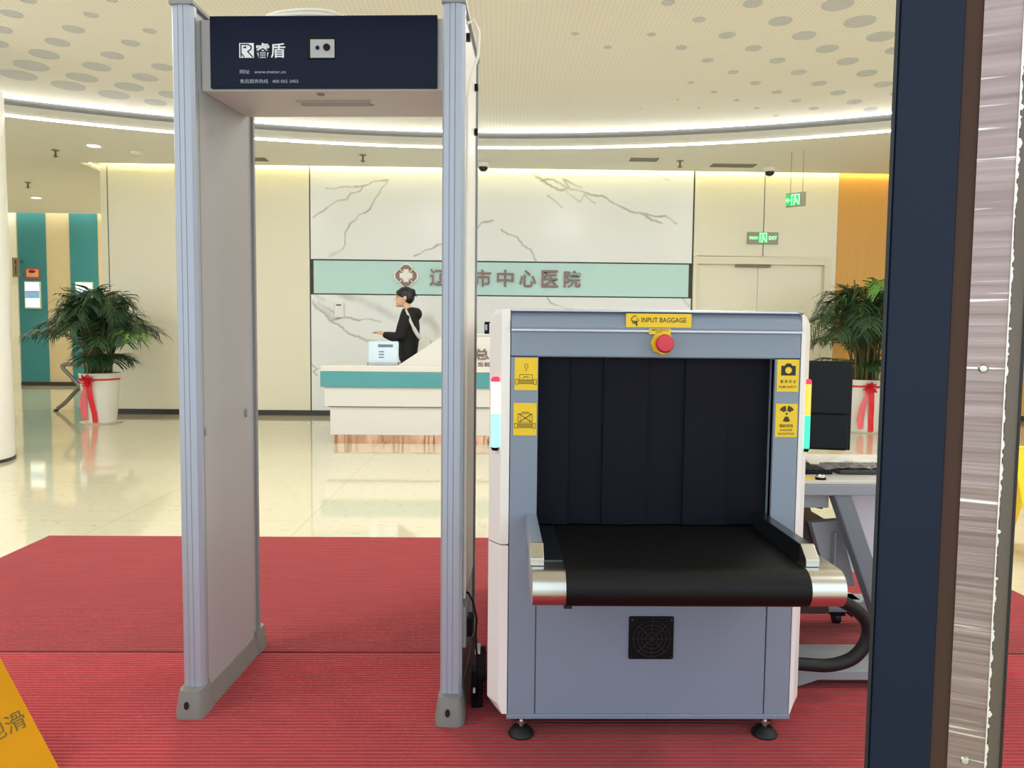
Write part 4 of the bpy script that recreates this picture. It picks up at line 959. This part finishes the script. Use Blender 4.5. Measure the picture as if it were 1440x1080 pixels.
# ================================================================== WAITING BENCH
bc = thing('waiting_bench', 'grey steel waiting bench end with curved arm, behind the left palm pot', 'bench', (-6.0, 12.0, 0))
for yb in (11.2, 12.8):
    fr = MB().tube(smoothpath([(-5.82, yb, .66), (-6.14, yb, .685), (-6.27, yb, .67), (-6.28, yb, .62), (-6.12, yb, .45), (-6.05, yb, .36)]), [.016]*31 if False else .018, 8, flat=1.6)
    fr.tube(smoothpath([(-5.99, yb, .40), (-6.10, yb, .30), (-6.26, yb, .13), (-6.38, yb, .035)]), .028, 8)
    fr.tube(smoothpath([(-5.99, yb, .40), (-5.90, yb, .25), (-5.78, yb, .10), (-5.72, yb, .035)]), .028, 8)
    fo = fr.build('end_frame', 'bench_steel', bc, smooth=True)
    MB().lathe([(.035, 0), (.035, .012), (.02, .03)], (-6.40, yb, 0), n=14).lathe([(.035, 0), (.035, .012), (.02, .03)], (-5.72, yb, 0), n=14).build('foot_pad', 'black_rubber', fo)
MB().box(-6.04, -5.94, 11.15, 13.4, .36, .42).build('beam', 'bench_steel', bc, bevel=.006)
for yb in (11.25, 11.85, 12.45):
    MB().prism([(-6.22, .45), (-6.19, .42), (-5.82, .40), (-5.80, .43)], 'y', yb, yb+.52).build('seat', 'bench_steel', bc, bevel=.006)
    MB().prism([(-5.83, .46), (-5.80, .45), (-5.68, .84), (-5.71, .85)], 'y', yb, yb+.52).build('backrest', 'bench_steel', bc, bevel=.006)

# ================================================================== PERSON
pe = thing('person', 'person in black hoodie with pale shoulder bag standing behind the counter', 'person', (-1.03, 8.95, 0))
PY = 8.95
def voxel(mb, name, m, parent, size, sm=4):
    o = mb.build(name, m, parent, smooth=True, angle=180)
    r = o.modifiers.new('remesh', 'REMESH'); r.mode = 'VOXEL'; r.voxel_size = size; r.use_smooth_shade = True
    s = o.modifiers.new('smooth', 'SMOOTH'); s.iterations = sm; s.factor = .5
    return o
def loft(mb, rings, n=20):
    vs = [(cx+rx*math.cos(2*math.pi*j/n), cy+ry*math.sin(2*math.pi*j/n), z) for (cx, cy, z, rx, ry) in rings for j in range(n)]
    k = len(rings)
    return mb.add(vs, [(i*n+j, i*n+(j+1) % n, (i+1)*n+(j+1) % n, (i+1)*n+j) for i in range(k-1) for j in range(n)]+[tuple(range(n))[::-1], tuple((k-1)*n+j for j in range(n))])
bd = MB()
loft(bd, [(-1.02, PY, .80, .10, .15), (-1.02, PY, .92, .105, .155), (-1.03, PY, 1.08, .09, .12), (-1.04, PY, 1.25, .10, .15), (-1.04, PY, 1.37, .075, .14), (-1.045, PY, 1.43, .05, .075), (-1.055, PY, 1.47, .046, .05), (-1.075, PY, 1.54, .044, .045)])
bd.ball((-1.085, PY, 1.605), (.090, .072, .105))
bd.ball((-1.135, PY, 1.545), (.050, .052, .062))                    # jaw
bd.tube([(-1.172, PY, 1.605), (-1.196, PY, 1.572), (-1.176, PY, 1.565)], [.010, .013, .010], 8)   # nose
bd.tube([(-1.176, PY-.014, 1.528), (-1.184, PY, 1.530), (-1.176, PY+.014, 1.528)], .009, 6)    # lips
bd.ball((-1.168, PY, 1.500), (.022, .024, .018))                    # chin
for s in (-1, 1): bd.ball((-1.072, PY+s*.072, 1.590), (.020, .010, .030))   # ears
for s in (-1, 1):
    sh = (-1.04, PY+s*.150, 1.375)
    el = (-1.125, PY+s*.20, 1.125) if s < 0 else (-1.11, PY+s*.20, 1.13)
    wr_ = (-1.315, PY+s*.10, 1.168)
    bd.tube([sh, ((sh[0]+el[0])/2, (sh[1]+el[1])/2, (sh[2]+el[2])/2), el], [.042, .042, .038], 12)
    bd.tube([el, ((el[0]*.6+wr_[0]*.4), (el[1]*.6+wr_[1]*.4), (el[2]*.6+wr_[2]*.4)), wr_], [.038, .036, .025], 12)
    pm = (-1.355, PY+s*.085, 1.182)
    bd.tube([wr_, pm, (-1.385, PY+s*.075, 1.192)], [.022, .030, .026], 10, flat=.6)
    for fi, (oy, L) in enumerate(((-.026, .058), (-.009, .070), (.009, .066), (.025, .052))):
        a = Vector((-1.378, PY+s*.078+oy, 1.192)); bd.tube([a, a+Vector((-L*.5, 0, .006)), a+Vector((-L*.85, 0, -.006)), a+Vector((-L, 0, -.020))], [.0085, .0082, .0075, .006], 8)
    tb = Vector((-1.345, PY+s*.055, 1.186)); bd.tube([tb, tb+Vector((-.025, -s*.022, .012)), tb+Vector((-.052, -s*.026, .010))], [.011, .010, .008], 8)
    bd.tube([(-1.02, PY+s*.085, .86), (-1.03, PY+s*.09, .66), (-1.04, PY+s*.09, .48), (-1.02, PY+s*.09, .30), (-1.01, PY+s*.09, .08)], [.085, .074, .054, .050, .036], 12)
    bd.tube([(-1.0, PY+s*.09, .05), (-1.08, PY+s*.095, .040), (-1.17, PY+s*.10, .028)], [.040, .036, .026], 10)
voxel(bd, 'body', 'skin', pe, .0065, 3)
hr = MB()
hr.ball((-1.075, PY, 1.632), (.100, .083, .092)); hr.ball((-1.048, PY, 1.600), (.078, .079, .085)); hr.ball((-1.150, PY, 1.652), (.036, .058, .030))
hr.ball((-.995, PY, 1.662), (.036, .036, .036)); hr.tube([(-1.0, PY, 1.64), (-.96, PY, 1.63), (-.94, PY, 1.60)], [.018, .014, .004], 8)
voxel(hr, 'hair', 'hair', pe, .008, 3)
ey = MB()
for s in (-1, 1): ey.ball((-1.163, PY+s*.030, 1.600), (.009, .011, .008))
ey.build('eyes', 'hair', pe, smooth=True)
ho = MB()
loft(ho, [(-1.03, PY, .86, .115, .17), (-1.03, PY, .93, .125, .178), (-1.035, PY, 1.10, .118, .16), (-1.035, PY, 1.25, .125, .18), (-1.035, PY, 1.37, .11, .20), (-1.04, PY, 1.43, .085, .14), (-1.05, PY, 1.465, .062, .075)])
ho.ball((-.955, PY, 1.405), (.072, .115, .075)); ho.ball((-1.0, PY, 1.455), (.06, .09, .03))
for s in (-1, 1):
    sh = (-1.04, PY+s*.165, 1.385)
    el = (-1.125, PY+s*.205, 1.125) if s < 0 else (-1.11, PY+s*.205, 1.13)
    wr_ = (-1.308, PY+s*.103, 1.166)
    ho.tube([sh, ((sh[0]+el[0])/2-.005, (sh[1]+el[1])/2, (sh[2]+el[2])/2), (el[0], el[1], el[2]-.004)], [.075, .066, .058], 14)
    ho.tube([(el[0]+.01, el[1], el[2]), ((el[0]*.5+wr_[0]*.5), (el[1]*.5+wr_[1]*.5), (el[2]*.5+wr_[2]*.5)-.004), wr_], [.058, .052, .036], 14)
voxel(ho, 'hoodie', 'hoodie', pe, .011, 4)
tr = MB()
loft(tr, [(-1.02, PY, .78, .11, .165), (-1.025, PY, .90, .112, .165)])
for s in (-1, 1): tr.tube([(-1.02, PY+s*.085, .86), (-1.03, PY+s*.09, .66), (-1.035, PY+s*.09, .48), (-1.02, PY+s*.09, .12)], [.098, .088, .072, .062], 14)
voxel(tr, 'trousers', 'trousers', pe, .013, 3)
so_ = MB()
for s in (-1, 1): so_.tube([(-.975, PY+s*.09, .045), (-1.08, PY+s*.095, .045), (-1.18, PY+s*.10, .035)], [.045, .044, .035], 12)
so_.build('shoes', 'white_paint', pe, smooth=True)
bg_ = thing('shoulder_bag', 'pale canvas shoulder bag hanging behind the person in black', 'bag', (-.85, PY-.1, .90))
voxel(MB().prism([(-.93, .86), (-.73, .86), (-.76, 1.10), (-.84, 1.15), (-.90, 1.10)], 'y', PY-.24, PY-.12), 'bag_body', 'bag_cloth', bg_, .012, 8)
MB().tube(smoothpath([(-1.06, PY-.11, 1.455), (-1.03, PY-.205, 1.41), (-.985, PY-.222, 1.30), (-.915, PY-.215, 1.17), (-.865, PY-.19, 1.11)]), [.012]*7+[.016]*8+[.022]*10, 8, flat=.35, up=(0, 1, 0)).build('bag_strap', 'bag_cloth', bg_, smooth=True)

# ================================================================== CAUTION SIGNS
def caution(loc, rz, m, label, w=.31, h=.60, lean=.21, words=True):
    t = thing('caution_sign', label, 'sign', loc, rz, 'yellow folding floor signs')
    H = math.hypot(h, lean)
    for s, nm in ((-1, 'front_panel'), (1, 'back_panel')):
        mb = MB(); n = 14
        outline = [(-w/2, 0), (-w/2+.045, 0)]+[(-w/2+.045+(w-.09)*i/n, .055*math.sin(math.pi*i/n)**.7) for i in range(1, n)]+[(w/2-.045, 0), (w/2, 0), (w/2-.045, H*.93), (w/2-.075, H), (-w/2+.075, H), (-w/2+.045, H*.93)]
        mb.prism(outline, 'y', -.004, .004)
        xf = Matrix.Translation((0, s*lean, 0)) @ Matrix.Rotation(s*math.atan2(lean, h), 4, 'X')
        p = mb.build(nm, m, t, local=True, bevel=.0015, xf=xf)
        if s < 0 and words:
            text('caution_lettering', '小心地滑', 'caution_ink', p, -.10, .125, .155, .205, -.0042, .0006, bold=.004, local=True, xf=xf)
            MB().stroke([(-.09, .30), (.0, .46), (.09, .30)], .03, -.0042, .0005, closed=True).build('warning_triangle', 'caution_orange', p, local=True, xf=xf)
    MB().tube([(-w/2+.07, 0, h*.995), (w/2-.07, 0, h*.995)], .010, 8).build('hinge', m, t, local=True)
    return t
caution((-1.550, 1.98, .0095), R_(70), M['caution_yellow'], 'amber folding floor sign on red carpet at the lower left', lean=.36)
caution((2.92, 4.15, .0), R_(15), M['caution_yellow_bright'], 'bright yellow folding floor sign beyond the door jamb', words=False)
